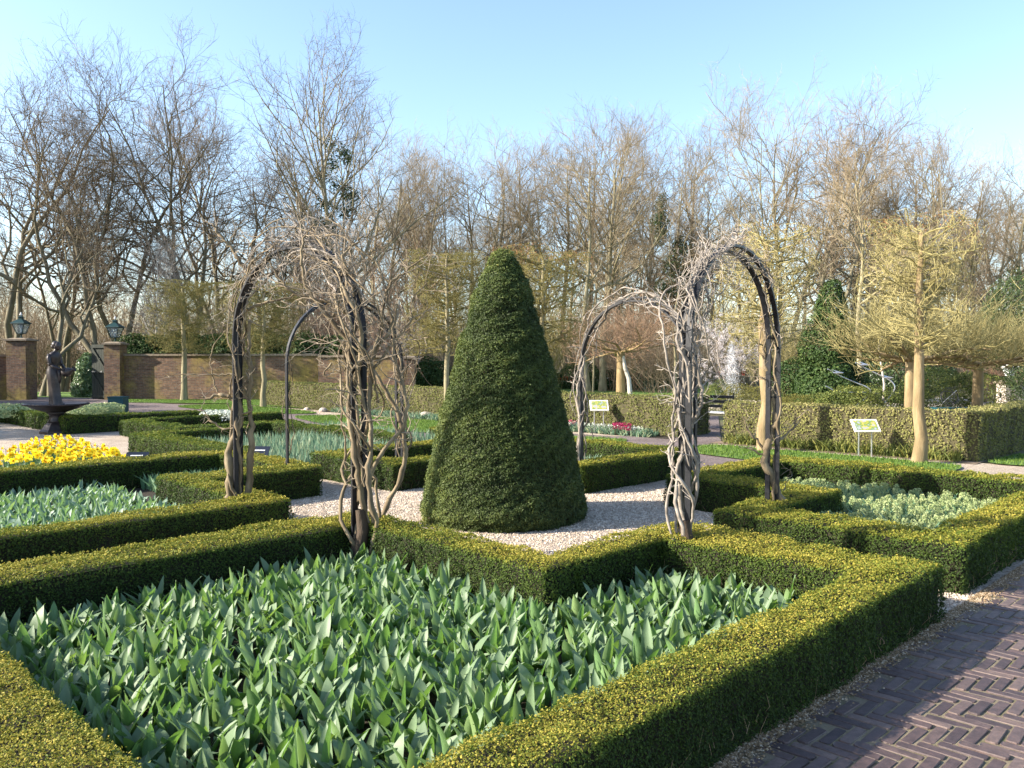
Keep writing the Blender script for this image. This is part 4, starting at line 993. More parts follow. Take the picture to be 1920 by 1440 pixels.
# thin pale leaning trunk beside the roof tree and a few more stems on the far lawn
def stem(name, label, pts, r0, r1, mat, cat='tree', n=8):
    P = np.array([pts], float); R = np.linspace(r0, r1, len(pts))[None]; V, f = tubes(P, R, n); A_ = Acc(); A_.add(V, f); return tag(obj(name, A_.mesh(name, M[mat], smooth=True)), label, cat)
stem('leaning_stem', 'pale white leaning stem beside the dark roof tree', [at(1182, 747, 37), at(1179, 710, 37.2), at(1172, 690, 37.3), at(1168, 668, 37.4)], .11, .075, 'bark_birch')
for i, (u, v, Y, r, h) in enumerate([(1265, 742, 40, .09, 5), (1112, 742, 44, .06, 5), (1655, 740, 24, .04, 3.0)]):
    xx = X(u, Y); stem('tree_trunk', ['thin forked trunk on the far lawn right of the roof tree', 'very thin stem at the edge of the far lawn', 'thin pale sapling beside the wire bird sculpture'][i],
                         [(xx, Y, -.1), (xx + .05, Y, h * .35), (xx - .08, Y + .1, h * .7), (xx + .15, Y, h)], r, .02, 'bark_birch' if i == 2 else 'bark')
put_tree('f1', 1102, 45, 215, .5, 'sunlit slender tree on the far lawn left of the dark roof tree')
put_tree('f5', 1130, 46, 190, 2.5, 'sunlit stout tree on the far lawn just behind the dark roof tree')
put_tree('f2', 1611, 34, 240, 1.5, 'pale-trunked bare tree behind the wire bird sculpture')

# ------------------------------------------------------------------ shrubs and evergreens
def gpt(u, Y): return (X(u, Y), Y)
x_, y_ = gpt(1552, 27)
leafcloud('evergreen_bush', 'large dark evergreen bush with pointed top behind the right arch', 'bush', [(x_, y_, .9, 1.15, 1.1, 1.1), (x_ - .05, y_, 2.2, .85, .8, 1.2), (x_ + .1, y_, 3.4, .5, .5, 1.0)], 26000, .085, 'laurel')
leafcloud('evergreen_bush', 'wide dark rhododendron left of the wire bird sculpture', 'bush', [(X(1480, 29), 29, .8, 1.0, 1.0, .95), (X(1530, 27), 26, .6, .8, .8, .75)], 12000, .08, 'laurel')
leafcloud('evergreen_bush', 'broad light green shrub beneath the wire bird sculpture', 'bush', [(X(1590, 24), 24, .35, 1.0, .8, .62), (X(1655, 24), 24.3, .35, .9, .8, .66), (X(1530, 24.5), 24.5, .3, .6, .6, .5)], 15000, .06, 'shrub')
leafcloud('evergreen_bush', 'dark evergreen bush behind the right pleached trees', 'bush', [(X(1700, 34), 34, 1.2, 2.2, 1.6, 1.3), (X(1665, 34), 36, 2.5, 1.2, 1.2, 1.0)], 15000, .10, 'ivy')
leafcloud('grass_clump', 'yellow-green long-leaved clump behind the armillary sundial', 'plant', [(X(1760, 28), 28, .7, 1.3, 1.0, .85), (X(1840, 28), 28, .6, 1.3, 1.0, .8)], 12000, .10, 'shrub', asp=.25, up=1.2)
leafcloud('conifer_bush', 'dark conifer with drooping yellowish sprays at the right edge', 'bush', [(X(1935, 26), 26, 3.1, 1.6, 1.4, 1.6), (X(1895, 26), 26.5, 2.5, 1.0, 1.0, 1.0), (X(1960, 26), 26, 1.5, 1.4, 1.2, 1.5)], 24000, .12, 'conifer', asp=.22, sink=.5, up=-.4)
leafcloud('heather_bush', 'golden feathery low bush right of the fountain jet', 'bush', [(X(1425, 26), 26, .35, .85, .8, .55), (X(1390, 27), 27, .4, .7, .8, .55)], 9000, .06, 'heather', asp=.25, up=.6)
leafcloud('heather_bush', 'bright green feathery low bush left of the fountain jet', 'bush', [(X(1338, 27), 27, .4, .45, .5, .55), (X(1352, 28), 28, .5, .5, .5, .6)], 5000, .06, 'shrub', asp=.25, up=.6)
leafcloud('heather_bush', 'olive feathery low bush between the right arch and the rhododendron', 'bush', [(X(1490, 23.5), 23.5, .35, .6, .5, .45)], 4000, .06, 'heather', asp=.25, up=.6)
leafcloud('laurel_hedge', 'long dark green laurel bank behind the brick garden wall', 'hedge', [(X(u, 40.5), 40.5, 1.75, 1.2, .9, 1.3 + .15 * math.sin(u)) for u in range(250, 660, 26)], 60000, .13, 'laurel', up=.5)
leafcloud('laurel_bush', 'pale-leaved laurel bush in the gateway beside the open gate', 'bush', [(X(160, 39), 39.3, .95, .55, .6, 1.15), (X(150, 39), 39.3, .4, .6, .6, .6)], 7000, .12, 'laurel_pale', up=.2)
leafcloud('laurel_bush', 'dark green bushes beyond the pillar between the arch and the yew cone', 'bush', [(X(790, 44), 44, .9, 1.0, .9, 1.1), (X(815, 45), 45, .8, 1.0, .9, 1.0)], 9000, .11, 'laurel')
leafcloud('ground_cover', 'low dark evergreen bushes under the trees seen through the small right arch', 'bush', [(X(1145, 48), 48, .5, 1.6, 1, .75), (X(1085, 50), 50, .6, 1.6, 1, 1.0), (X(1215, 50), 50, .5, 2.2, 1, .8)], 12000, .11, 'laurel')
leafcloud('evergreen_bush', 'dark bushes low in the wood seen through the gateway', 'bush', [(X(115, 55), 55, 1.2, 1.6, 1, 1.9), (X(70, 58), 58, .9, 1.4, 1, 1.5), (X(140, 56), 56, .8, 1.2, 1, 1.4)], 9000, .14, 'laurel')
# evergreens standing left of the frame; their shade falls over the statue, the gate and most of the wall
for i, (x, y, h, w) in enumerate([(-25.5, 13.6, 6.6, 2.3), (-25.0, 17.0, 8.4, 2.6), (-27.5, 20.6, 9.0, 2.8), (-28.5, 24.6, 9.4, 2.8), (-30.5, 28.4, 8.6, 2.7), (-32.5, 32.4, 8.0, 2.6), (-33.5, 36.0, 7.5, 2.4)]):
    leafcloud('evergreen_tree', 'dark evergreen tree just outside the left edge, ' + ['first', 'second', 'third', 'fourth', 'fifth', 'sixth', 'seventh'][i] + ' from the camera', 'tree',
              [(x, y, h * .22, w * .9, w * .9, h * .22), (x + .2, y, h * .48, w, w, h * .25), (x, y + .2, h * .74, w * .72, w * .7, h * .22)], 5200, .34, 'ivy', sink=.8)
# ivy-clad trunks
for (u, Y, v0, v1, wd, lb, n_) in [(1262, 54, 392, 600, 1.5, 'dark ivy thickly covering a trunk above the small right arch', 9000), (634, 45.5, 270, 455, 1.3, 'dark ivy climbing the trunk of the tallest tree', 2600)]:
    z0 = H + (HZ - v1) / F * Y; z1 = H + (HZ - v0) / F * Y
    bl = []
    gi = random.Random(u)
    for k in range(13):
        t = k / 12; bl.append((X(u, Y) + gi.uniform(-.7, .7) * wd, Y + gi.uniform(-.4, .4), z0 + (z1 - z0) * t + gi.uniform(-.3, .3), wd * gi.uniform(.3, .75) * (1.15 - .5 * t), wd * .6, (z1 - z0) / 10))
    leafcloud('ivy', lb, 'ivy', bl, n_, .13, 'ivy', sink=1.0)
# pale blossom trees
def blossom(label, u, Y, z, rx, rz, n, seed):
    e = empty('blossom_tree', (X(u, Y), Y, 0), label, 'tree'); g = np.random.default_rng(seed)
    A_ = Acc(); P, R = grow(g, np.zeros((3, 3)), np.c_[g.normal(0, .3, (3, 2)), np.ones(3)], np.full(3, z + rz * .6), 8, .08, .05, np.full(3, .06), np.full(3, .015)); V, f = tubes(P, R, 5); A_.add(V, f, .4)
    b, d, rr, t, _ = kids(g, P, R, 14, .3, 1, .5, 1.2); P1, R1 = grow(g, b, d, rx * .9 * g.uniform(.5, 1.1, len(t)), 5, .15, .03, np.full(len(t), .018), np.full(len(t), .006)); V, f = tubes(P1, R1, 3); A_.add(V, f, .6)
    b, d, rr, t, _ = kids(g, P1, R1, 8, .2, 1, .4, 1.1); P2, R2 = grow(g, b, d, rx * .3 * g.uniform(.4, 1.1, len(t)), 3, .15, .03, np.full(len(t), .007), np.full(len(t), .003)); V, f = tubes(P2, R2, 3); A_.add(V, f, .8)
    obj('trunk', A_.mesh('trunk', M['twig_white']), e)
    idx = g.integers(0, len(P2), n); C = P2[idx, 1] + (P2[idx, 2] - P2[idx, 1]) * g.uniform(0, 1, (n, 1)) + g.normal(0, .03, (n, 3)); V, f = leaf_quads(C, g.normal(0, 1, (n, 3)), .034, .028, 1, .3, g); B_ = Acc(); B_.add(V, f, g.uniform(0, 1, n)); obj('blossom', B_.mesh('blossom', M['blossom']), e)
blossom('small tree veiled in whitish blossom behind the right arch', 1372, 31, 2.0, 1.6, 1.3, 9000, 301)
blossom('small tree veiled in pale blossom between the arch tangle and the yew cone', 765, 43, 2.6, 1.8, 1.6, 9000, 302)

# reddish shrubs in the middle distance
for i, (u, Y, w, h, mt, lb) in enumerate([(700, 42, 5, 7.5, 'twig_pink', 'tall reddish twiggy shrub behind the tangled arch'), (640, 45, 4, 7, 'twig_pink', 'reddish upright shrub behind the crown of the left arch'), (1180, 46, 4.5, 5.5, 'twig_pink', 'russet twiggy shrub above the dark roof tree'),
                                     (1240, 44, 4, 3.6, 'twig_dark', 'dark tangle of low branches right of the roof tree'), (1560, 50, 5, 4, 'twig', 'bare shrub in the wood behind the evergreen bush'), (1890, 34, 3, 3.2, 'twig_pink', 'bare pinkish shrub at the right edge above the stone pillar'),
                                     (70, 48, 4, 5.0, 'twig_dark', 'brown twiggy shrub behind the left gate pillar'), (250, 50, 5, 5, 'twig', 'bare shrub behind the right gate pillar'), (420, 46, 5, 5, 'twig', 'bare shrub above the brick wall left of the arch'), (870, 48, 5, 4.5, 'twig', 'bare shrub behind the pleached tree left of the yew'), (1000, 46, 5, 4.5, 'twig_olive', 'olive twiggy shrub behind the yew cone'), (1480, 40, 4, 3.8, 'twig_yellow', 'pale yellow twiggy shrub behind the right arch leg')]):
    bush('bare_shrub', lb, 'shrub', X(u, Y), Y, w, h, 60, mt, 400 + i, r=.018)

# ------------------------------------------------------------------ arches and vines
POST = {'P1': (-1.27, 6.93), 'P3': (-2.80, 8.42), 'P2': (1.34, 6.45), 'P4': (2.56, 8.10), 'P5': (-3.0, 10.96), 'P6': (-1.66, 12.30), 'P7': (.94, 11.40), 'P8': (2.22, 10.10)}
def arch_path(a, b_, apex, spring, n=24, shrink=0.0):
    a = np.array(a); b_ = np.array(b_); L = np.linalg.norm(b_ - a); m = (a + b_) / 2; ux = (b_ - a) / L; r = L / 2 - shrink
    pts = [(m[0] - ux[0] * r, m[1] - ux[1] * r, z) for z in np.linspace(0, spring, 5)[:-1]]
    for i in range(n + 1):
        t = math.pi * i / n; c = -math.cos(t) * r; z = spring + math.sin(t) * (apex - shrink - spring); pts.append((m[0] + ux[0] * c, m[1] + ux[1] * c, z))
    pts += [(m[0] + ux[0] * r, m[1] + ux[1] * r, z) for z in np.linspace(spring, 0, 5)[1:]]
    return np.array(pts)
def arch(label, A_, B_, apex, spring):
    a = np.array(POST[A_]); b_ = np.array(POST[B_]); ux = (b_ - a) / np.linalg.norm(b_ - a); nx = np.array([-ux[1], ux[0]])
    e = empty('garden_arch', ((a[0] + b_[0]) / 2, (a[1] + b_[1]) / 2, 0), label, 'arch', 'metal arches around the yew cone'); org = np.array([(a[0] + b_[0]) / 2, (a[1] + b_[1]) / 2, 0])
    rails = []
    for sgn, sh in ((-1, 0.0), (1, .045)):
        p = arch_path(a, b_, apex, spring, shrink=sh) - org + np.array([nx[0], nx[1], 0]) * sgn * .038
        T = np.gradient(p, axis=0); T = norm(T); n3 = np.array([nx[0], nx[1], 0]); O = np.cross(T, n3)
        V = []; w, t = .023, .011
        for q, o_ in zip(p, O): V += [q + o_ * t + n3 * w, q - o_ * t + n3 * w, q - o_ * t - n3 * w, q + o_ * t - n3 * w]
        k = len(p); Fs = [(4 * i + j, 4 * i + (j + 1) % 4, 4 * i + 4 + (j + 1) % 4, 4 * i + 4 + j) for i in range(k - 1) for j in range(4)]
        MB().add(V, Fs).obj('rail', M['iron'], e); rails.append(p)
    for i in range(1, len(rails[0]) - 1, 2):
        q0, q1 = rails[0][i], rails[1][i]; MB().tube([q0, (q0 + q1) / 2, q1], .009, 6).obj('rung', M['iron'], e)
    return arch_path(a, b_, apex, spring, 40)
AP = {}
AP['L'] = arch('black metal arch entwined with vine, left of the tulip bed', 'P1', 'P3', 2.82, 1.95)
AP['R'] = arch('black metal arch entwined with pale vine, nearest on the right', 'P2', 'P4', 2.74, 1.85)
AP['BL'] = arch('thin black metal arch standing behind the left arch', 'P5', 'P6', 2.62, 1.7)
AP['BR'] = arch('small arch wrapped in pale vines right of the yew cone', 'P8', 'P7', 2.56, 1.65)

def follow(path, g, s0, s1, amp, turns, K, phase, rough=.02):
    """winding line round an arch path between fractions s0..s1"""
    seg = np.linalg.norm(np.diff(path, axis=0), axis=1); cum = np.r_[0, np.cumsum(seg)] / seg.sum()
    t = np.linspace(s0, s1, K); P = np.stack([np.interp(t, cum, path[:, i]) for i in range(3)], 1)
    T = norm(np.gradient(P, axis=0)); nz = np.array([path[-1][1] - path[0][1], path[0][0] - path[-1][0], 0]); nz = nz / np.linalg.norm(nz); O = np.cross(T, nz)
    u = np.linspace(0, 1, K); ph = phase + turns * 6.283 * u; am = amp * (1 + .45 * np.sin(u * 9 + phase * 3) + .2 * np.sin(u * 23 + phase))
    am = am * np.clip(.25 + t * 9, 0, 1)
    P = P + (np.cos(ph) * am)[:, None] * O + (np.sin(ph) * am)[:, None] * nz + np.cumsum(g.normal(0, rough, (K, 3)), 0) * .5
    return P
def vine(label, path, strands, seed, spurs=5, mat='vine', extra=(), twl=.28, cat='vine', fine=4):
    g = np.random.default_rng(seed); A_ = Acc(); TW = Acc()
    o_parts = []
    for (s0, s1, amp, turns, r0, r1, ph) in strands:
        K = max(10, int(abs(s1 - s0) * 110)); P = follow(path, g, s0, s1, amp, turns, K, ph)
        if s0 < .02: P[0, 2] = -.02
        R = .68 * np.linspace(r0, r1, K) * (1 + .14 * np.sin(np.arange(K) * 1.3 + ph) + g.normal(0, .10, K)); o_parts.append((P, R))
    for pts, r0, r1 in extra:
        pts = np.array(pts, float); K = max(8, len(pts) * 4); t = np.linspace(0, len(pts) - 1, K)
        # Catmull-like smoothing through the given points
        P = np.stack([np.interp(t, np.arange(len(pts)), pts[:, i]) for i in range(3)], 1)
        for _ in range(3): P[1:-1] = (P[:-2] + 2 * P[1:-1] + P[2:]) / 4
        P[1:-1] += g.normal(0, .008, (K - 2, 3)); R = .84 * np.linspace(r0, r1, K) * (1 + g.normal(0, .11, K)); o_parts.append((P, R))
    for P, R in o_parts:
        V, f = tubes(P[None], R[None], 8); A_.add(V, f)
        n = max(1, int(len(P) / 10 * spurs * fine / 9)); b, d, rr, t, _ = kids(g, P[None], R[None], n, .25, 1, .5, 1.2)
        L = twl * g.uniform(.2, 1.3, n) * np.clip((b[:, 2] - .2) / 1.7, .25, 1); P1, R1 = grow(g, b, d, L, 6, .22, .05, np.minimum(rr * .55, .0065), np.full(n, .0016)); V, f = tubes(P1, R1, 4); TW.add(V, f, .6)
        b, d, rr, t, _ = kids(g, P1, R1, 3, .2, 1, .5, 1.2); P2, R2 = grow(g, b, d, twl * .36 * g.uniform(.2, 1.2, len(t)), 4, .25, .05, np.full(len(t), .0024), np.full(len(t), .0012)); V, f = tubes(P2, R2, 3); TW.add(V, f, .9)
    e = empty('climbing_vine', (float(path[0][0]), float(path[0][1]), 0), label, cat)
    org = np.array([path[0][0], path[0][1], 0])
    for acc in (A_, TW):
        acc.V = [v - org for v in acc.V]
    obj('stem', A_.mesh('stem', M[mat], smooth=True), e); tw_ = obj('twigs', TW.mesh('twigs', M['twig_white' if mat == 'vine_grey' else 'vine_twig']), e); tw_['kind'] = 'stuff'
M['vine_twig'] = twig('vine_twig', (.16, .12, .08), (.34, .28, .21))

Pl = AP['L']; Plr = Pl[::-1]
def px3(Y, *pts): return [at(u, v, Y + (p[0] if p else 0)) for u, v, *p in pts]
# vine on the near-left post (P1): heavy tangle
st = [(0, .36, .05, 1.6, .050, .020, .4), (0, .46, .10, 1.2, .035, .012, 2.4), (0, .40, .13, 1.5, .026, .010, 4.2), (.02, .50, .07, 2.2, .024, .010, 5.1), (.06, .44, .17, 1.3, .018, .008, 1.5), (.10, .52, .11, 1.8, .018, .007, 3.3), (.16, .60, .09, 2.0, .016, .006, 0.2), (.2, .56, .14, 1.4, .016, .006, 2.0), (.24, .62, .06, 2.5, .015, .006, 4.6), (.10, .34, .22, .9, .016, .006, 5.6)]
ex = [(px3(7.0, (668, 1030), (660, 960), (672, 880), (658, 800), (664, 730), (652, 660), (668, 600), (660, 540), (640, 500)), .030, .010),
      (px3(7.0, (680, 700), (706, 655), (738, 610), (722, 560), (740, 520), (770, 500), (806, 474)), .024, .006),
      (px3(7.0, (676, 720), (655, 640), (610, 588), (575, 540), (562, 480), (572, 440), (590, 420)), .026, .007),
      (px3(7.1, (690, 650), (664, 598), (630, 572), (590, 562), (545, 548), (520, 520), (505, 490)), .024, .006),
      (px3(7.0, (695, 700), (740, 640), (775, 600), (768, 560), (800, 530)), .016, .005),
      (px3(7.0, (620, 600), (655, 520), (640, 480), (668, 455), (690, 440), (700, 425)), .016, .005),
      (px3(6.9, (700, 980), (690, 900), (720, 840), (760, 800), (762, 740), (745, 690), (735, 620), (745, 570)), .024, .010),
      (px3(7.3, (712, 975), (745, 915), (762, 860), (755, 790), (730, 745), (700, 690), (675, 640)), .030, .014),
      (px3(7.2, (712, 975), (704, 910), (690, 860), (675, 800)), .016, .010),
      (px3(6.9, (622, 680), (600, 705), (640, 712), (655, 730)), .009, .004),
      (px3(7.0, (650, 880), (645, 820), (640, 760), (650, 700), (640, 640), (615, 628), (600, 640)), .011, .004)]
vine('massive tangled vine of twisted bare stems on the near post of the left arch', Pl, st, 501, spurs=8, extra=ex, fine=5, twl=.42)
# vine on the left post (P3)
st = [(.0, .36, .05, 1.5, .032, .016, 3.0), (.05, .46, .07, 1.3, .026, .012, .6), (.2, .52, .05, 2, .014, .006, 2.2), (.15, .42, .09, 1.2, .012, .006, 4.6)]
ex = [(px3(8.45, (464, 932), (470, 860), (473, 800), (466, 740), (470, 690), (463, 640), (470, 600)), .042, .022), (px3(8.4, (430, 935), (434, 890), (427, 850), (445, 810), (452, 770), (440, 735), (447, 690), (438, 650)), .062, .026),
      (px3(8.4, (440, 752), (425, 742), (405, 740), (385, 748), (374, 744)), .030, .006),
      (px3(8.4, (447, 700), (420, 705), (385, 702), (345, 705), (318, 703)), .011, .004),
      (px3(8.4, (447, 800), (420, 805), (398, 795), (388, 775), (375, 765)), .016, .005),
      (px3(8.4, (466, 512), (452, 490), (428, 460), (418, 445), (404, 430), (398, 418)), .028, .008),
      (px3(8.4, (428, 458), (440, 436), (452, 424)), .010, .003), (px3(8.4, (425, 455), (408, 452), (392, 446)), .010, .003),
      (px3(8.4, (462, 582), (490, 570), (520, 562), (550, 555), (572, 545)), .020, .008),
      (px3(8.4, (505, 565), (515, 548), (528, 540)), .008, .003),
      (px3(8.4, (452, 730), (470, 705), (468, 660), (455, 640), (452, 600)), .010, .005),
      (px3(8.4, (408, 735), (398, 700), (392, 672), (405, 640), (432, 610)), .010, .004),
      (px3(8.4, (447, 780), (475, 770), (460, 740), (468, 712)), .012, .006)]
vine('bare vine with knobbly trunk and spiky branches on the left arch, left post', Plr, st, 502, spurs=5, extra=ex, fine=4)
# crown of the left arch
st = [(.30, .66, .07, 1.4, .018, .010, 1.0), (.62, .30, .09, 1.1, .016, .008, 3.1), (.34, .68, .12, 1.0, .013, .006, 5.0), (.40, .62, .15, .8, .010, .005, 2.0)]
ex = [(px3(7.8, (500, 455), (530, 468), (560, 485), (590, 520), (582, 560)), .018, .006), (px3(7.6, (575, 520), (572, 470), (566, 440), (590, 424), (620, 432), (640, 455)), .013, .005), (px3(7.5, (580, 430), (600, 470), (625, 505), (655, 540), (668, 590)), .020, .008),
      (px3(7.5, (640, 500), (650, 470), (668, 435), (666, 418)), .010, .004), (px3(7.4, (565, 425), (552, 416)), .006, .003), (px3(7.6, (470, 480), (500, 445), (540, 440), (580, 448)), .011, .005)]
vine('bare vine stems arching over the crown of the left arch', Pl, st, 503, spurs=10, extra=ex, fine=7, mat='vine_grey')
# right arch near post (P2)
Pr = AP['R']; Prr = Pr[::-1]
st = [(0, .40, .055, 2.2, .026, .010, .4), (0, .44, .07, 1.8, .020, .008, 2.4), (.04, .46, .08, 2.3, .018, .007, 4.2), (.0, .34, .10, 1.6, .022, .010, 5.6), (.12, .5, .06, 2.0, .012, .005, 1.4), (.2, .5, .10, 1.4, .010, .004, 3.6), (.22, .48, .14, 1.2, .009, .004, 0)]
ex = [(px3(6.5, (1283, 1000), (1272, 900), (1278, 840), (1302, 780), (1318, 760), (1312, 700), (1290, 650), (1282, 600)), .024, .012),
      (px3(6.5, (1290, 1010), (1305, 940), (1308, 860), (1275, 790), (1282, 700), (1277, 640), (1290, 590)), .020, .010),
      (px3(6.5, (1290, 640), (1278, 590), (1270, 560), (1280, 525), (1292, 520)), .008, .003), (px3(6.6, (1300, 600), (1270, 545), (1275, 510), (1305, 500), (1330, 478), (1360, 470)), .008, .003),
      (px3(6.6, (1302, 620), (1318, 560), (1305, 520), (1320, 490), (1345, 478)), .007, .003), (px3(6.6, (1310, 610), (1345, 560), (1365, 530), (1370, 500)), .007, .003), (px3(6.6, (1300, 580), (1330, 520), (1350, 480), (1365, 455)), .007, .003)]
vine('pale grey vine of many braided stems on the near post of the right arch', Pr, st, 504, spurs=8, extra=ex, mat='vine_grey', fine=5, twl=.24)
st = [(.02, .34, .05, 1.2, .024, .012, 1.0), (.15, .46, .05, 1.6, .014, .007, 3.2), (.28, .56, .05, 1.8, .012, .006, 5.2)]
ex = [(px3(8.1, (1468, 948), (1452, 905), (1432, 865), (1440, 830), (1452, 800), (1458, 760), (1452, 700), (1462, 650)), .052, .022),
      (px3(8.1, (1436, 848), (1418, 825), (1400, 800), (1392, 780)), .018, .005), (px3(8.1, (1432, 855), (1412, 840), (1386, 838)), .014, .004),
      (px3(8.1, (1452, 830), (1478, 815), (1492, 790), (1495, 782)), .020, .006), (px3(8.1, (1458, 790), (1448, 740), (1440, 700), (1430, 660), (1440, 620), (1425, 560), (1425, 520)), .024, .010),
      (px3(8.1, (1440, 720), (1420, 700), (1405, 690)), .010, .003), (px3(8.1, (1448, 690), (1420, 660), (1432, 600), (1440, 590)), .009, .004),
      (px3(8.1, (1452, 640), (1462, 590), (1476, 578), (1500, 582), (1512, 598)), .008, .003), (px3(8.1, (1468, 920), (1480, 890), (1488, 870)), .007, .002)]
vine('smooth tan vine trunk curving up the far post of the right arch', Prr, st, 505, spurs=5, extra=ex, fine=4)
st = [(.28, .70, .05, 1.5, .012, .006, 1.0), (.66, .30, .07, 1.2, .010, .005, 3.1), (.35, .62, .09, 1.2, .008, .004, 5.0)]
ex = [(px3(7.2, (1330, 470), (1350, 460), (1380, 466), (1400, 500), (1380, 540)), .007, .003), (px3(7.2, (1318, 500), (1290, 512), (1300, 488), (1340, 474), (1385, 478)), .007, .003)]
vine('thin pale vine stems looping over the crown of the right arch', Pr, st, 506, spurs=9, extra=ex, mat='vine_grey', fine=5, twl=.24)
# back right arch, wrapped all round
st = [(0, 1, .045, 5, .020, .016, .3), (0, 1, .05, 4, .016, .013, 2.3), (.15, .9, .07, 3.4, .012, .008, 4.3), (.2, .85, .06, 4.2, .011, .008, 5.3), (.3, .8, .08, 2, .010, .006, 1.3), (.05, .95, .05, 5.5, .012, .01, 3.3)]
ex = [(px3(11.3, (1082, 865), (1090, 800), (1080, 740), (1090, 700), (1096, 670)), .032, .018), (px3(11.2, (1095, 770), (1080, 790)), .01, .005), (px3(10.8, (1240, 565), (1225, 545), (1200, 520), (1178, 503)), .010, .004), (px3(10.9, (1245, 620), (1258, 660), (1225, 640)), .008, .003),
      (px3(11.3, (1088, 715), (1070, 705)), .01, .004)]
vine('pale vine braided completely around the small arch right of the yew cone', AP['BR'], st, 507, spurs=3, extra=ex, mat='vine_grey', fine=3, twl=.2)
st = [(0, .35, .03, 3, .012, .006, .3), (.0, .3, .05, 2, .010, .005, 2.3)]
vine('thin vine stems on the left post of the arch at the back left', AP['BL'], st, 508, spurs=3, mat='vine', fine=3, twl=.15)
st = [(0, .55, .10, 2, .026, .010, .3), (0, .5, .14, 1.6, .022, .008, 2.3), (.05, .6, .12, 2.2, .018, .007, 4.3), (.02, .5, .17, 1.4, .018, .007, 5.3), (.1, .6, .08, 3, .015, .007, 1.3), (.1, .62, .14, 1.8, .014, .006, 3.3)]
vine('thick many-stemmed vine on the right post of the arch at the back left', AP['BL'][::-1], st, 509, spurs=7, mat='vine', fine=4, twl=.35)
# thick dark old trunk bases at the near posts, in front of the hedge corner
for lb, P_ in (('dark gnarled vine base at the tulip bed corner below the tangled arch post', POST['P1']), ('dark gnarled vine base at the hedge corner below the pale braided vine', POST['P2'])):
    V = [(P_[0] + .03, P_[1] - .06, -.02), (P_[0] - .02, P_[1] - .06, .15), (P_[0] + .03, P_[1] - .05, .32), (P_[0], P_[1] - .03, .5)]; stem('vine_base', lb, V, .08, .04, 'bark_old', 'vine')

# ------------------------------------------------------------------ walls, gate, pillars, lanterns
def wall(label, x0, y0, x1, y1, h, t=.3, mat='brickwall', cap_h=.09):
    L = math.hypot(x1 - x0, y1 - y0); a = math.atan2(y1 - y0, x1 - x0); c = ((x0 + x1) / 2, (y0 + y1) / 2, 0)
    e = empty('garden_wall', c, label, 'wall', None, a)
    MB().box((0, 0, h / 2 - .05), (L, t, h + .1)).obj('brickwork', M[mat], e)
    cp = MB(); n = max(1, int(L / .9))
    for i in range(n): cp.box((-L / 2 + (i + .5) * L / n, 0, h + cap_h / 2 + .002), (L / n - .012, t + .12, cap_h), ry=random.gauss(0, .002))
    cp.obj('coping', M['cap'], e); return e
wall('long brick garden wall with a sunlit mossy patch, right of the gate', X(232, 37), 37.0, X(598, 36), 36.0, 1.93)
wall('shaded dark red wall section behind the tangled arch', X(599, 35.4), 35.4, X(748, 35.0), 35.0, 1.86, mat='brickwall')
wall('brick wall at the far left, left of the left gate pillar', X(-260, 37), 36.2, X(20, 37.2), 37.3, 1.90)
def pillar(label, x, y, w, h, mat='brickwall'):
    e = empty('gate_pillar', (x, y, 0), label, 'pillar')
    MB().box((0, 0, h / 2 - .05), (w, w, h + .1)).obj('shaft', M[mat], e)
    MB().box((0, 0, h + .035), (w + .16, w + .16, .07)).box((0, 0, h + .10), (w + .08, w + .08, .06), taper=.55).obj('cap', M['cap'], e); return e
def vh(v, Y): return H + (HZ - v) / F * Y
pxl, pxr = X(41, 36.8), X(217, 36.8)
pillar('left brick gate pillar with a lantern on top', pxl, 36.8, .86, vh(636, 36.8) - .08)
pillar('right brick gate pillar with a lantern on top, beside the open gate', pxr, 36.8, .70, vh(643, 36.8) - .08)
pillar('red brick pillar at the end of the dark wall, beside the tangled arch', X(769, 34.8), 34.8, .42, vh(668, 34.8) - .1)
pillar('pale sunlit stone pillar at the right edge under a white lantern', X(1893, 31), 31, .62, vh(714, 31) - .1, 'stone')
wall('low pale stone wall right of the sunlit stone pillar', X(1906, 31.2), 31.2, X(2060, 33), 33, vh(718, 31.2), mat='stone')
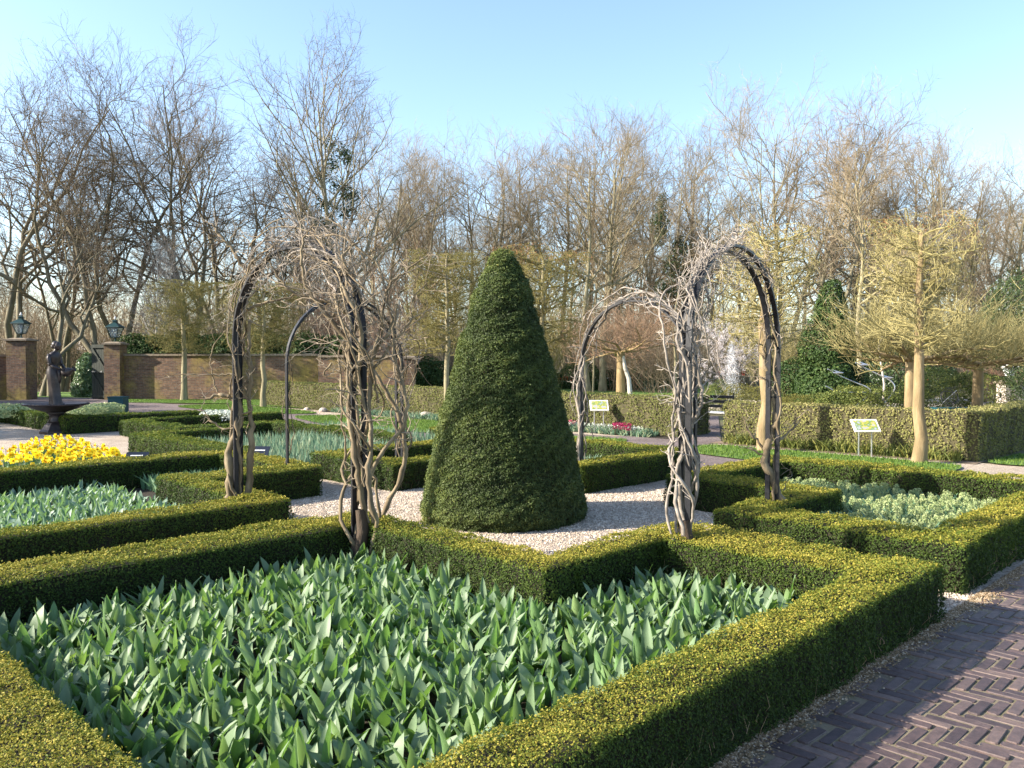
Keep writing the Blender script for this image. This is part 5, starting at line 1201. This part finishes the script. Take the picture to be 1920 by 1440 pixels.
def lantern(label, x, y, z, s=1.0, mat='lantern_green'):
    e = empty('lantern', (x, y, z), label, 'lantern'); e.scale = (s, s, s); b_ = .13; t_ = .26; z0, z1 = .22, .66
    MB().lathe([(.10, 0), (.10, .03), (.035, .06), (.030, .16), (.07, .20), (.10, .22)], n=10).obj('bracket', M[mat], e, smooth=False)
    fr = MB(); cs0 = [(-b_, -b_), (b_, -b_), (b_, b_), (-b_, b_)]; cs1 = [(-t_, -t_), (t_, -t_), (t_, t_), (-t_, t_)]
    for i in range(4):
        fr.tube([(cs0[i][0], cs0[i][1], z0), (cs1[i][0], cs1[i][1], z1)], .018, 5)
        j = (i + 1) % 4
        fr.tube([(cs0[i][0], cs0[i][1], z0), (cs0[j][0], cs0[j][1], z0)], .018, 5); fr.tube([(cs1[i][0], cs1[i][1], z1), (cs1[j][0], cs1[j][1], z1)], .020, 5)
    fr.box((0, 0, z0), (b_ * 2, b_ * 2, .02)); fo = fr.obj('frame', M[mat], e)
    for i in range(4):
        j = (i + 1) % 4; k = .97
        V = [(cs0[i][0] * k, cs0[i][1] * k, z0 + .02), (cs0[j][0] * k, cs0[j][1] * k, z0 + .02), (cs1[j][0] * k, cs1[j][1] * k, z1 - .01), (cs1[i][0] * k, cs1[i][1] * k, z1 - .01)]
        inner = [(x_ * .97, y_ * .97, z_) for x_, y_, z_ in V]
        MB().add(V + inner, [(0, 1, 2, 3), (7, 6, 5, 4), (0, 4, 5, 1), (1, 5, 6, 2), (2, 6, 7, 3), (3, 7, 4, 0)]).obj('glass_pane', M['glass'], fo)
    ro = MB().lathe([(.44, .655), (.42, .69), (.20, .82), (.12, .85), (.11, .93), (.14, .95), (.05, 1.0)], n=4, rot=math.pi / 4).obj('roof', M[mat], e)
    MB().ball((0, 0, 1.06), .055, n=10, k=6).ball((0, 0, 1.14), .03, n=8, k=5).obj('finial', M['white'], ro)
    MB().lathe([(.05, .24), (.05, .40), (.035, .42), (.09, .52), (.10, .60), (.04, .64)], n=10).obj('lamp', M['white'], e, smooth=True)
lantern('green glazed lantern on the left gate pillar', pxl, 36.8, vh(634, 36.8) - .02, 1.0)
lantern('green glazed lantern on the right gate pillar', pxr, 36.8, vh(641, 36.8) - .02, 1.0)
lantern('small white lantern on the pale stone pillar at the right edge', X(1893, 31), 31, vh(712, 31), .72, 'white')
# open gate leaf
e = empty('garden_gate', (X(201, 36.9), 36.9, 0), 'dark wooden gate leaf standing open against the right gate pillar', 'gate', None, math.radians(180 - 16))
gw, gh = .82, vh(645, 36.9)
for i in range(6): MB().box((gw * (i + .5) / 6, 0, gh / 2), (gw / 6 - .008, .03, gh - .04), taper=1).obj('plank', M['wood_gate'], e)
for z in (.12, gh / 2, gh - .12): MB().box((gw / 2, .045, z), (gw, .05, .11)).obj('crosspiece', M['wood_gate'], e)
for a, b_ in ((.12, gh / 2), (gh / 2, gh - .12)):
    L = math.hypot(gw - .1, b_ - a - .11); MB().box((gw / 2, .047, (a + b_) / 2), (L, .04, .09), ry=-math.atan2(b_ - a - .11, gw - .1)).obj('brace', M['wood_gate'], e)
MB().box((gw * .82, .08, gh / 2), (.16, .012, .05)).box((gw * .3, .08, gh / 2), (.10, .012, .05)).obj('latch', M['steel'], e)

# long pale greenhouse far beyond the gate
e = empty('greenhouse', (X(130, 120), 120, 0), 'long pale greenhouse far beyond the gate', 'greenhouse')
MB().box((0, 0, 1.6), (38, 8, 3.2)).obj('wall', M['cream'], e)
MB().add([(-19.2, -4.2, 3.2), (19.2, -4.2, 3.2), (19.2, 4.2, 3.2), (-19.2, 4.2, 3.2), (-19.2, 0, 5.0), (19.2, 0, 5.0)], [(0, 1, 5, 4), (2, 3, 4, 5), (0, 4, 3), (1, 2, 5), (3, 2, 1, 0)]).obj('roof', M['cream'], e)

# teal box
MBx = MB().box((0, 0, .26), (.50, .42, .5)).box((0, 0, .525), (.54, .46, .035)); o = MBx.obj('teal_planter', M['teal'], None); o.location = (X(221, 27.5), 27.5, 0)
tag(o, 'plain dark teal box standing on the paved path by the brick wall', 'box')

# ------------------------------------------------------------------ fountain bowl and statue
fx, fy, _ = G(106, 812)
e = empty('fountain_bowl', (fx, fy, 0), 'dark bronze pedestal bowl on the gravel under the statue', 'fountain')
k = .70
MB().lathe([(.38, 0), (.38, .06), (.33, .10), (.26, .20), (.20, .26)], n=8).obj('base', M['bronze'], e)
MB().lathe([(.20, .26), (.16, .32), (.15, .40), (.17, .46), (.22, .50)], n=20).obj('stem', M['bronze'], e, smooth=True)
MB().lathe([(.20, .50), (.36, .545), (.52, .60), (.62, .66), (.70, .675), (.715, .70), (.70, .72), (.64, .715), (.60, .69), (.02, .665)], n=40).obj('bowl', M['bronze'], e, smooth=True)
dk = MB()
for i in range(40):
    a = i * 6.283 / 40; dk.ball((.712 * math.cos(a), .712 * math.sin(a), .70), .018, n=6, k=4)
dk.obj('beaded_rim', M['bronze'], e)

def statue():
    base = .665; Hs = 1.46
    # drape sections: z, cx, cy, rx, ry  (figure faces +x, towards the right of the photo)
    S = [(.0, .02, 0, .165, .13), (.03, .02, 0, .16, .125), (.12, .01, 0, .135, .115), (.30, -.01, 0, .115, .105), (.46, -.025, 0, .122, .115), (.60, -.03, 0, .135, .130), (.72, -.045, 0, .145, .140),
         (.82, -.05, 0, .125, .125), (.90, -.04, 0, .098, .108), (.98, -.025, 0, .105, .120), (1.08, -.005, 0, .118, .140), (1.16, .0, 0, .105, .150), (1.21, .01, 0, .075, .110), (1.245, .03, 0, .042, .045), (1.29, .055, 0, .036, .038)]
    V = []; n = 28
    g = random.Random(4)
    for j, (z, cx_, cy_, rx, ry) in enumerate(S):
        for i in range(n):
            a = 2 * math.pi * i / n; fold = 1 + (.10 * math.sin(5 * a + z * 3) + .05 * math.sin(9 * a + 1)) * max(0, 1 - z / .75)
            leg = .028 * math.exp(-((z - .34) / .2) ** 2) * max(0, math.cos(a - .5))
            V.append((cx_ + (rx * fold + leg) * math.cos(a), cy_ + ry * fold * math.sin(a), z))
    Fs = [(j * n + i, j * n + (i + 1) % n, (j + 1) * n + (i + 1) % n, (j + 1) * n + i) for j in range(len(S) - 1) for i in range(n)]
    mb = MB().add(V, Fs + [tuple(range(n - 1, -1, -1))])
    # head bowed forwards: skull, face, nose, chin, hair bun and headscarf
    mb.ball((.085, 0, 1.365), .088, n=18, k=12, sc=(1.02, .86, 1.12)); mb.ball((.112, 0, 1.325), .058, n=14, k=10, sc=(1, .80, 1.0))
    mb.ball((.172, 0, 1.335), .014, n=8, k=6, sc=(1.2, .7, 1.4)); mb.ball((.155, 0, 1.295), .020, n=8, k=6)
    mb.ball((.158, .026, 1.357), .009, n=6, k=4); mb.ball((.158, -.026, 1.357), .009, n=6, k=4); mb.ball((.163, 0, 1.312), .013, n=8, k=4, sc=(.6, 1.3, .5))
    mb.ball((.04, 0, 1.39), .095, n=16, k=10, sc=(.95, .92, .95)); mb.ball((-.035, 0, 1.35), .05, n=12, k=8); mb.ball((.085, .075, 1.34), .016, n=8, k=6); mb.ball((.085, -.075, 1.34), .016, n=8, k=6)
    mb.tube([(.02, 0, 1.20), (.04, 0, 1.26), (.07, 0, 1.31)], .042, 12)
    # arms reaching forwards and down to the jug
    for s in (-1, 1):
        mb.tube([(-.01, s * .125, 1.165), (-.005, s * .165, 1.08), (.02, s * .17, .98), (.05, s * .155, .93)], [.052, .048, .042, .036], 12)
        mb.tube([(.05, s * .155, .93), (.12, s * .125, .885), (.19, s * .09, .855), (.235, s * .07, .835)], [.037, .034, .027, .022], 12)
        mb.ball((.025, s * .165, .95), .045, n=10, k=8); mb.ball((.25, s * .06, .825), .026, n=10, k=6, sc=(1.2, .7, .9))
        for f in range(4): mb.tube([(.25, s * (.07 - f * .004), .835 - f * .014), (.29, s * (.064), .832 - f * .016), (.31 + .006 * (f % 2), s * .045, .818 - f * .017), (.312, s * .026, .812 - f * .017)], [.009, .008, .007, .005], 6)
        mb.tube([(.245, s * .045, .845), (.275, s * .025, .85), (.30, s * .02, .838)], [.010, .009, .006], 6)
    # hanging cloth in front below the hands and feet under the hem
    mb.tube([(.09, .02, .86), (.11, .02, .74), (.10, .03, .60), (.105, .02, .50)], [.03, .05, .055, .02], 8)
    for s in (-.06, .06): mb.ball((.15, s, .025), .045, n=10, k=6, sc=(1.5, .75, .6))
    o = mb.obj('statue', M['bronze'], None, smooth=True); o.location = (fx - .02, fy, base); o.scale = (1.04, 1.04, 1.04); o.rotation_euler = (0, 0, -.25)
    tag(o, 'dark bronze statue of a robed woman bending over a jug, standing on the bowl', 'statue')
    j = MB().lathe([(.035, -.14), (.08, -.11), (.105, -.03), (.095, .05), (.05, .11), (.04, .15), (.06, .19), (.05, .19), (.03, .14)], n=20).mesh('jug', M['bronze'], True)
    oj = obj('jug', j); oj.location = (fx + .30, fy - .03, base + .80); oj.rotation_euler = (0, math.radians(68), 0); tag(oj, 'bronze water jug held tilted in the hands of the statue', 'jug')
statue()

# ------------------------------------------------------------------ plaques and info boards
def plaque(label, u, v, z, w, hgt, tilt=.9, rz=0.0):
    x, y, _ = G(u, v, z); e = empty('plant_label', (x, y, 0), label, 'sign', None, rz)
    R = Matrix.Rotation(tilt, 3, 'X')
    po = MB().box((0, 0, z), (w, hgt, .012), rx=tilt).obj('panel', M['plaque'], e)
    MB().tube([(0, 0, -.05), (0, 0, z - .01)], .012, 8).obj('stake', M['steel'], e)
    tx = MB(); g = random.Random(len(label)); xx = -w * .30
    while xx < w * .26:
        l = g.uniform(.010, .022)
        for lz in (0.0,):
            c = Vector((0, 0, z)) + R @ Vector((xx + l / 2, 0.012, .0085)); tx.box(c, (l * .8, .016, .002), rx=tilt)
        xx += l
    tx.obj('lettering', M['ink'], po)
plaque('small black plant label beside the irises, right of the left arch post', 486, 846, .42, .30, .17, .85, -.1)
plaque('small black plant label at the end of the daffodil bed', 257, 856, .40, .30, .15, .8, .15)
m, nt, b = newmat('board_print'); c = nt.nodes.new("ShaderNodeTexCoord"); n = noise(nt, 9, 3, .6); r = ramp(nt, [(.40, (.34, .36, .38)), (.47, (.12, .22, .06)), (.55, (.42, .38, .06)), (.62, (.34, .35, .38))]); nt.links.new(n.outputs['Fac'], r.inputs[0]); nt.links.new(r.outputs[0], b.inputs['Base Color']); b.inputs['Roughness'].default_value = .35; M['print'] = m
def board(label, u, v, zc, w, hgt, Y=None):
    x, y, _ = G(u, v, 0); e = empty('info_board', (x, y, 0), label, 'sign', None, 0)
    po = MB().box((0, 0, zc), (w, hgt, .025), rx=.75).obj('panel', M['white'], e)
    R = Matrix.Rotation(.75, 3, 'X'); c_ = Vector((0, 0, zc)) + R @ Vector((0, 0, .0155)); MB().box(c_, (w - .07, hgt - .06, .004), rx=.75).obj('picture', M['print'], po)
    for s in (-1, 1): MB().tube([(s * w * .25, 0, -.05), (s * w * .25, 0, zc - .02)], .014, 8).obj('leg', M['steel'], e)
board('white-framed picture board on two thin posts in front of the left beech hedge', 1123, 812, .66, .44, .34)
board('white picture board on two thin posts in front of the right beech hedge', 1622, 856, .56, .47, .30)

# ------------------------------------------------------------------ daffodils
def daff(seed):
    g = random.Random(seed); rr = np.random.default_rng(seed); Lf = Acc()
    for i in range(6):
        V, Fq = strap(g.uniform(.24, .36), .016, g.uniform(0, 6.28), g.uniform(.02, .2), g); Lf.add(V, Fq, g.random())
    V, f = tubes(np.array([[(0, 0, 0), (.004, 0, .2), (.012, 0, .345), (.03, 0, .362)]]), np.array([[.004, .0035, .003, .003]]), 4); Lf.add(V, f, .4)
    fl = Acc(); c = np.array([.035, 0, .362]); 
    for i in range(6):
        a = i * 1.047; d = np.array([.15, math.cos(a), math.sin(a)]); s = np.array([0, -math.sin(a), math.cos(a)])
        V = np.array([c, c + d * .026 + s * .017, c + d * .046, c + d * .026 - s * .017]); fl.add(V, np.array([[0, 1, 2, 3]]), g.random())
    tr = MB().lathe([(.008, 0), (.011, .012), (.016, .026)], n=8); Vt = np.array(tr.v); Vt = np.stack([Vt[:, 2], Vt[:, 0], Vt[:, 1]], 1) + c
    f4 = np.array([f for f in tr.f if len(f) == 4])
    V = np.concatenate(fl.V + [Vt]); F_ = np.concatenate(fl.F + [f4 + fl.n])
    fm = make_mesh('flower', V, F_, [M['yellow'], M['orange']], midx=np.r_[np.zeros(6), np.ones(len(f4))], rnd=np.r_[np.concatenate(fl.R), np.zeros(len(f4))])
    return Lf.mesh('leaves', M['daff_leaf']), fm
DF = [daff(s) for s in range(6)]
qd = [G(-90, 858, .36), G(-40, 826, .36), G(88, 812, .36), G(236, 848, .36)]
qx = [Vector((p[0], p[1])) for p in (G(-80, 873, .36), G(90, 820, .36), G(128, 823, .36), G(232, 849, .36), G(250, 862, .36))]
def inpoly(x, y, P):
    ins = False; j = len(P) - 1
    for i in range(len(P)):
        if (P[i].y > y) != (P[j].y > y) and x < (P[j].x - P[i].x) * (y - P[i].y) / (P[j].y - P[i].y) + P[i].x: ins = not ins
        j = i
    return ins
gd = random.Random(66); k = 0; tries = 0; placed = []
lo_x = min(p.x for p in qx); hi_x = max(p.x for p in qx); lo_y = min(p.y for p in qx); hi_y = max(p.y for p in qx)
while k < 250 and tries < 30000:
    tries += 1; x, y = gd.uniform(lo_x, hi_x), gd.uniform(lo_y, hi_y)
    if not inpoly(x, y, qx) or x / y * F + 960 < -30: continue
    if any((x - a) ** 2 + (y - b_) ** 2 < .10 ** 2 for a, b_ in placed): continue
    placed.append((x, y)); lm, fm = DF[gd.randrange(6)]; s = gd.uniform(.88, 1.15)
    e = empty('daffodil', (x, y, .004), 'yellow daffodil in full flower in the bed at the left edge', 'daffodil', 'yellow daffodils in the bed at the left edge', gd.gauss(-1.7, .8)); e.scale = (s * 1.05, s * 1.05, s)
    for nm, me in (('leaves', lm), ('flower', fm)):
        o = bpy.data.objects.new(nm, me); o.parent = e; COL.objects.link(o)
    k += 1
print('DAFF', k)
sheet('bed_soil', [(p.x, p.y) for p in qx], .006, M['soil'])

# ------------------------------------------------------------------ flower drifts and ground plants
def drift(name, label, cat, quad, n, size, mat, z0=.02, z1=.2, leafm=None):
    a, b_, c, d = [np.array(p[:2]) for p in quad]; s = rng.uniform(0, 1, (n, 1)); t = rng.uniform(0, 1, (n, 1)); C = (a * (1 - s) + b_ * s) * (1 - t) + (d * (1 - s) + c * s) * t
    C = np.c_[C, rng.uniform(z0, z1, n)]; L = size * rng.uniform(.6, 1.4, n); V, f = leaf_quads(C, np.tile([0, -.4, 1.], (n, 1)), L, L * .7, .7, .25); A_ = Acc(); A_.add(V, f, rng.uniform(0, 1, n))
    return tag(obj(name, A_.mesh(name, M[mat])), label, cat, kind='stuff')
def pq4(*uv): return [G(u, v, 0) for u, v in uv]
drift('bedding_flowers', 'silvery white low bedding plants below the white-framed board', 'flowers', pq4((1062, 806), (1200, 818), (1215, 812), (1075, 800)), 2600, .05, 'silver', .02, .20)
drift('bedding_flowers', 'magenta flowers among the silver plants right of the white-framed board', 'flowers', pq4((1148, 815), (1182, 818), (1186, 811), (1152, 808)), 500, .05, 'magenta', .12, .26)
drift('bedding_flowers', 'magenta flowers beside the foot of the small right arch', 'flowers', pq4((1066, 806), (1084, 807), (1086, 800), (1068, 799)), 260, .05, 'magenta', .1, .24)
drift('bedding_flowers', 'silvery white plants in the far bed beside the left arch post', 'flowers', pq4((372, 806), (445, 808), (440, 797), (385, 797)), 1800, .06, 'silver', .25, .42)
drift('bedding_flowers', 'cream and green budding flowers left of the fountain bowl', 'flowers', pq4((-40, 796), (86, 800), (60, 786), (-40, 785)), 4200, .07, 'pale_bud', .18, .46)
drift('bedding_flowers', 'cream and green budding flowers right of the fountain bowl', 'flowers', pq4((125, 801), (235, 790), (215, 783), (140, 786)), 4200, .07, 'pale_bud', .18, .46)
drift('tulip_strip', 'strip of red tulips on the far lawn edge under the trees', 'tulips', pq4((1040, 722), (1076, 723), (1078, 721), (1042, 720)), 700, .10, 'red', .3, .55)
drift('tulip_strip', 'strip of cream tulips on the far lawn edge beside the red ones', 'tulips', pq4((1120, 724), (1200, 725), (1200, 722), (1120, 721)), 900, .10, 'white_petal', .3, .55)
drift('tulip_strip', 'green tulip foliage along the far lawn edge', 'tulips', pq4((1040, 729), (1250, 731), (1250, 724), (1040, 723)), 7000, .13, 'iris', .0, .35)
drift('tulip_strip', 'red flowers in the wood edge above the fountain jet', 'flowers', pq4((1340, 716), (1400, 716), (1400, 714), (1340, 714)), 400, .10, 'red', .5, .8)
drift('tulip_strip', 'orange-red flowers between the pleached trees on the right', 'flowers', pq4((1688, 725), (1742, 728), (1742, 724), (1688, 721)), 300, .08, 'red', .3, .5)
drift('tulip_strip', 'band of yellow daffodils far beyond the gate', 'daffodils', pq4((70, 713), (160, 713), (160, 711.5), (70, 711.5)), 900, .16, 'yellow_petal', .3, .7)
drift('ground_cover', 'low green plants beyond the gate', 'plants', pq4((56, 728), (185, 728), (185, 712), (56, 712)), 5000, .16, 'laurel', .0, .3)
drift('ground_cover', 'green plants beyond the wall between arch and yew cone', 'plants', pq4((770, 728), (860, 728), (860, 716), (770, 716)), 3000, .14, 'iris', .0, .5)
# plants and stones at the hedge feet
sheet('bed_soil', [PQ(15.3, 4.3), PQ(15.95, 4.3), PQ(15.95, 9.4), PQ(15.3, 9.4)], .006, noisy_mat('dry_bed_soil', [(.3, (.14, .10, .065)), (.7, (.28, .21, .15))], 9, .95, .8, .02))
sheet('bed_soil', [PQ(15.35, 10.5), PQ(16.1, 10.5), PQ(16.1, 24.6), PQ(15.35, 24.6)], .006, M['soil'])
blades('day_lily_leaves', 'arching pale green strap leaves along the foot of the right beech hedge', [PQ(15.36, 4.6), PQ(15.36, 9.1), PQ(15.66, 9.1), PQ(15.66, 4.6)], 1000, .10, .30, .022, 'shrub', 'plants', lean=.5)
blades('young_leaves', 'short leaves sprouting along the foot of the left beech hedge', [PQ(15.3, 11.0), PQ(15.3, 24), PQ(15.82, 24), PQ(15.82, 11.0)], 3200, .08, .22, .03, 'iris', 'plants', lean=.5)
def rock(label, u, v, s, seed):
    g = np.random.default_rng(seed); mb = MB().ball((0, 0, .35), 1.0, n=14, k=9, sc=(1, .8, .62)); V = np.array(mb.v); V = V + norm(V) * (snoise(V, 2.2, seed) * .18)[:, None]; mb.v = [tuple(x * s) for x in V]
    o = mb.obj('rock', M['stone'], None, smooth=False); x, y, _ = G(u, v, 0); o.location = (x, y, -.02); o.rotation_euler = (0, 0, seed); tag(o, label, 'rock')
for i, (u, v, s, lb) in enumerate([(1505, 836, .15, 'pinkish rock left of the right board, at the hedge foot'), (1603, 841, .12, 'small rock directly below the left edge of the right board'), (1745, 850, .17, 'pale rock right of the nearest pleached trunk'),
                                   (800, 784, .22, 'reddish rock left of the yew cone at the hedge foot'), (606, 772, .16, 'small pale rock behind the left arch at the hedge foot'), (575, 769, .14, 'small pale rock left of another at the hedge foot'), (1460, 838, .10, 'tiny rock between the arch leg and the day lilies')]): rock(lb, u, v, s, 60 + i)

# ------------------------------------------------------------------ bench, fountain jet, sundial, wire birds
bx, by, _ = G(1318, 806); e = empty('bench', (bx + .12, by + .2, 0), 'black iron garden bench standing in the gap between the beech hedges', 'bench', None, math.radians(-40))
for i in range(5): MB().box((0, -.17 + i * .085, .44), (1.25, .06, .03)).obj('slat', M['white'], e)
for i in range(3): MB().box((0, .24 + i * .02, .58 + i * .12), (1.25, .025, .07), rx=.15).obj('slat', M['iron'], e)
for s in (-.62, .62):
    MB().tube([(s, -.22, 0), (s, -.12, .2), (s, .05, .42)], .018, 6).tube([(s, .26, 0), (s, .12, .2), (s, -.12, .44)], .018, 6).obj('leg', M['iron'], e)
    MB().tube([(s, -.20, .44), (s, -.26, .56), (s, -.16, .66), (s, .05, .64), (s, .24, .68), (s, .27, .92)], .016, 6).obj('armrest', M['iron'], e)
# jet
n = 3600; t = rng.beta(1.0, 1.5, n); zt = vh(640, 29); zb = .25; z = zb + (zt - zb) * t
wd = .42 * (1 - t) ** .8 + .04; C = np.c_[X(1371, 29) + rng.normal(0, .5, n) * wd, 29 + rng.normal(0, .5, n) * wd, z]
A_ = Acc(); s = .012 * rng.uniform(.5, 1.5, n); V, f = leaf_quads(C, rng.normal(0, 1, (n, 3)), s, s, 1, .6); A_.add(V, f); V, f = leaf_quads(C, rng.normal(0, 1, (n, 3)), s, s, 1, .6); A_.add(V, f)
jt = obj('fountain_jet', A_.mesh('fountain_jet', M['drops'])); tag(jt, 'white spraying fountain jet above the right beech hedge', 'fountain')
e = empty('pool', (X(1370, 29), 29, 0), 'low pale-rimmed pool under the fountain jet', 'pool')
MB().lathe([(1.9, 0), (1.9, .28), (1.65, .28), (1.65, .1)], n=40).obj('rim', M['stone'], e)
m, nt, b = newmat('pool_water'); b.inputs['Base Color'].default_value = (.03, .05, .05, 1); b.inputs['Roughness'].default_value = .06; n_ = noise(nt, 3, 3); bump(nt, b, n_.outputs['Fac'], .3, .03)
MB().lathe([(1.62, .12), (1.62, .18)], n=40).obj('water', m, e)
# armillary sundial
sx, sy = X(1781, 23), 23; zc = vh(744, 23); e = empty('armillary_sundial', (sx, sy, 0), 'dark ringed armillary sundial on a pale pedestal behind the right hedge', 'sundial')
MB().lathe([(.2, 0), (.2, .06), (.11, .12), (.09, zc - .42), (.14, zc - .34), (.14, zc - .3)], n=16).obj('pedestal', M['white'], e, smooth=False)
def ring(r, tilt, az, tr=.010):
    R = Matrix.Rotation(az, 3, 'Z') @ Matrix.Rotation(tilt, 3, 'X'); return MB().tube([Vector((0, 0, zc)) + R @ Vector((r * math.cos(a), r * math.sin(a), 0)) for a in np.linspace(0, 6.283, 33)], tr, 5)
for r, t_, a_ in ((.26, math.radians(90), .2), (.24, .65, 0), (.225, math.radians(90), 1.6)): ring(r, t_, a_).obj('ring', M['iron'], e)
MB().tube([(-.2, 0, zc - .18), (0, 0, zc), (.2, 0, zc + .18)], .008, 6).obj('arrow', M['steel'], e)
# long low dark slats beside the sundial (bench tops / lawn edging boards)
for i, (u0, u1, v) in enumerate([(1752, 1790, 766), (1802, 1855, 766)]):
    Y = 21; o = MB().box(((X(u0, Y) + X(u1, Y)) / 2, Y, vh(v, Y)), (X(u1, Y) - X(u0, Y), .35, .05)).box(((X(u0, Y) + X(u1, Y)) / 2 - .2, Y, vh(v, Y) / 2), (.05, .3, vh(v, Y))).box(((X(u0, Y) + X(u1, Y)) / 2 + .2, Y, vh(v, Y) / 2), (.05, .3, vh(v, Y))).obj('low_table', M['teal'], None)
    tag(o, ['dark flat-topped low table left of the sundial behind the hedge', 'dark flat-topped low table right of the sundial behind the hedge'][i], 'table')
# white pool-side kerb seen through the thin hedges
# wire bird sculpture
e = empty('wire_sculpture', (X(1615, 24), 24, 0), 'polished curved wire sculpture of flying birds above the shrubs', 'sculpture')
def wp(*pts): return [Vector(at(u, v, 24 + dy)) - Vector((X(1615, 24), 24, 0)) for u, v, dy in pts]
def smooth_line(P, k=5):
    P = np.array([list(p) for p in P]); t = np.linspace(0, len(P) - 1, (len(P) - 1) * k + 1); Q = np.stack([np.interp(t, np.arange(len(P)), P[:, i]) for i in range(3)], 1)
    for _ in range(4): Q[1:-1] = (Q[:-2] + 2 * Q[1:-1] + Q[2:]) / 4
    return [tuple(q) for q in Q]
for w_, r_ in ((wp((1552, 692, 0), (1575, 705, .1), (1605, 718, .1), (1628, 726, 0), (1634, 736, 0), (1622, 748, 0), (1600, 764, .1), (1585, 790, .1), (1585, 830, .1)), .018),
               (wp((1604, 680, 0), (1622, 690, .1), (1650, 704, 0), (1672, 714, 0), (1680, 728, 0), (1665, 748, 0), (1640, 776, .1), (1636, 830, .1)), .018),
               (wp((1548, 724, 0), (1560, 730, 0), (1570, 740, .1)), .018), (wp((1572, 735, 0), (1600, 736, .1), (1630, 735, 0), (1650, 739, 0)), .018)):
    mb = MB(); mb.tube(smooth_line(w_), r_ , 6); mb.obj('wire', M['steel'], e)
for (u, v) in ((1572, 699), (1622, 684), (1664, 708)):
    c = Vector(at(u, v, 24)) - Vector((X(1615, 24), 24, 0)); MB().ball(c, .06, n=10, k=6, sc=(2.6, .6, .5)).add([c + Vector((-.05, 0, .02)), c + Vector((.08, 0, .02)), c + Vector((-.12, .22, .10))], [(0, 1, 2)]).obj('bird', M['steel'], e)
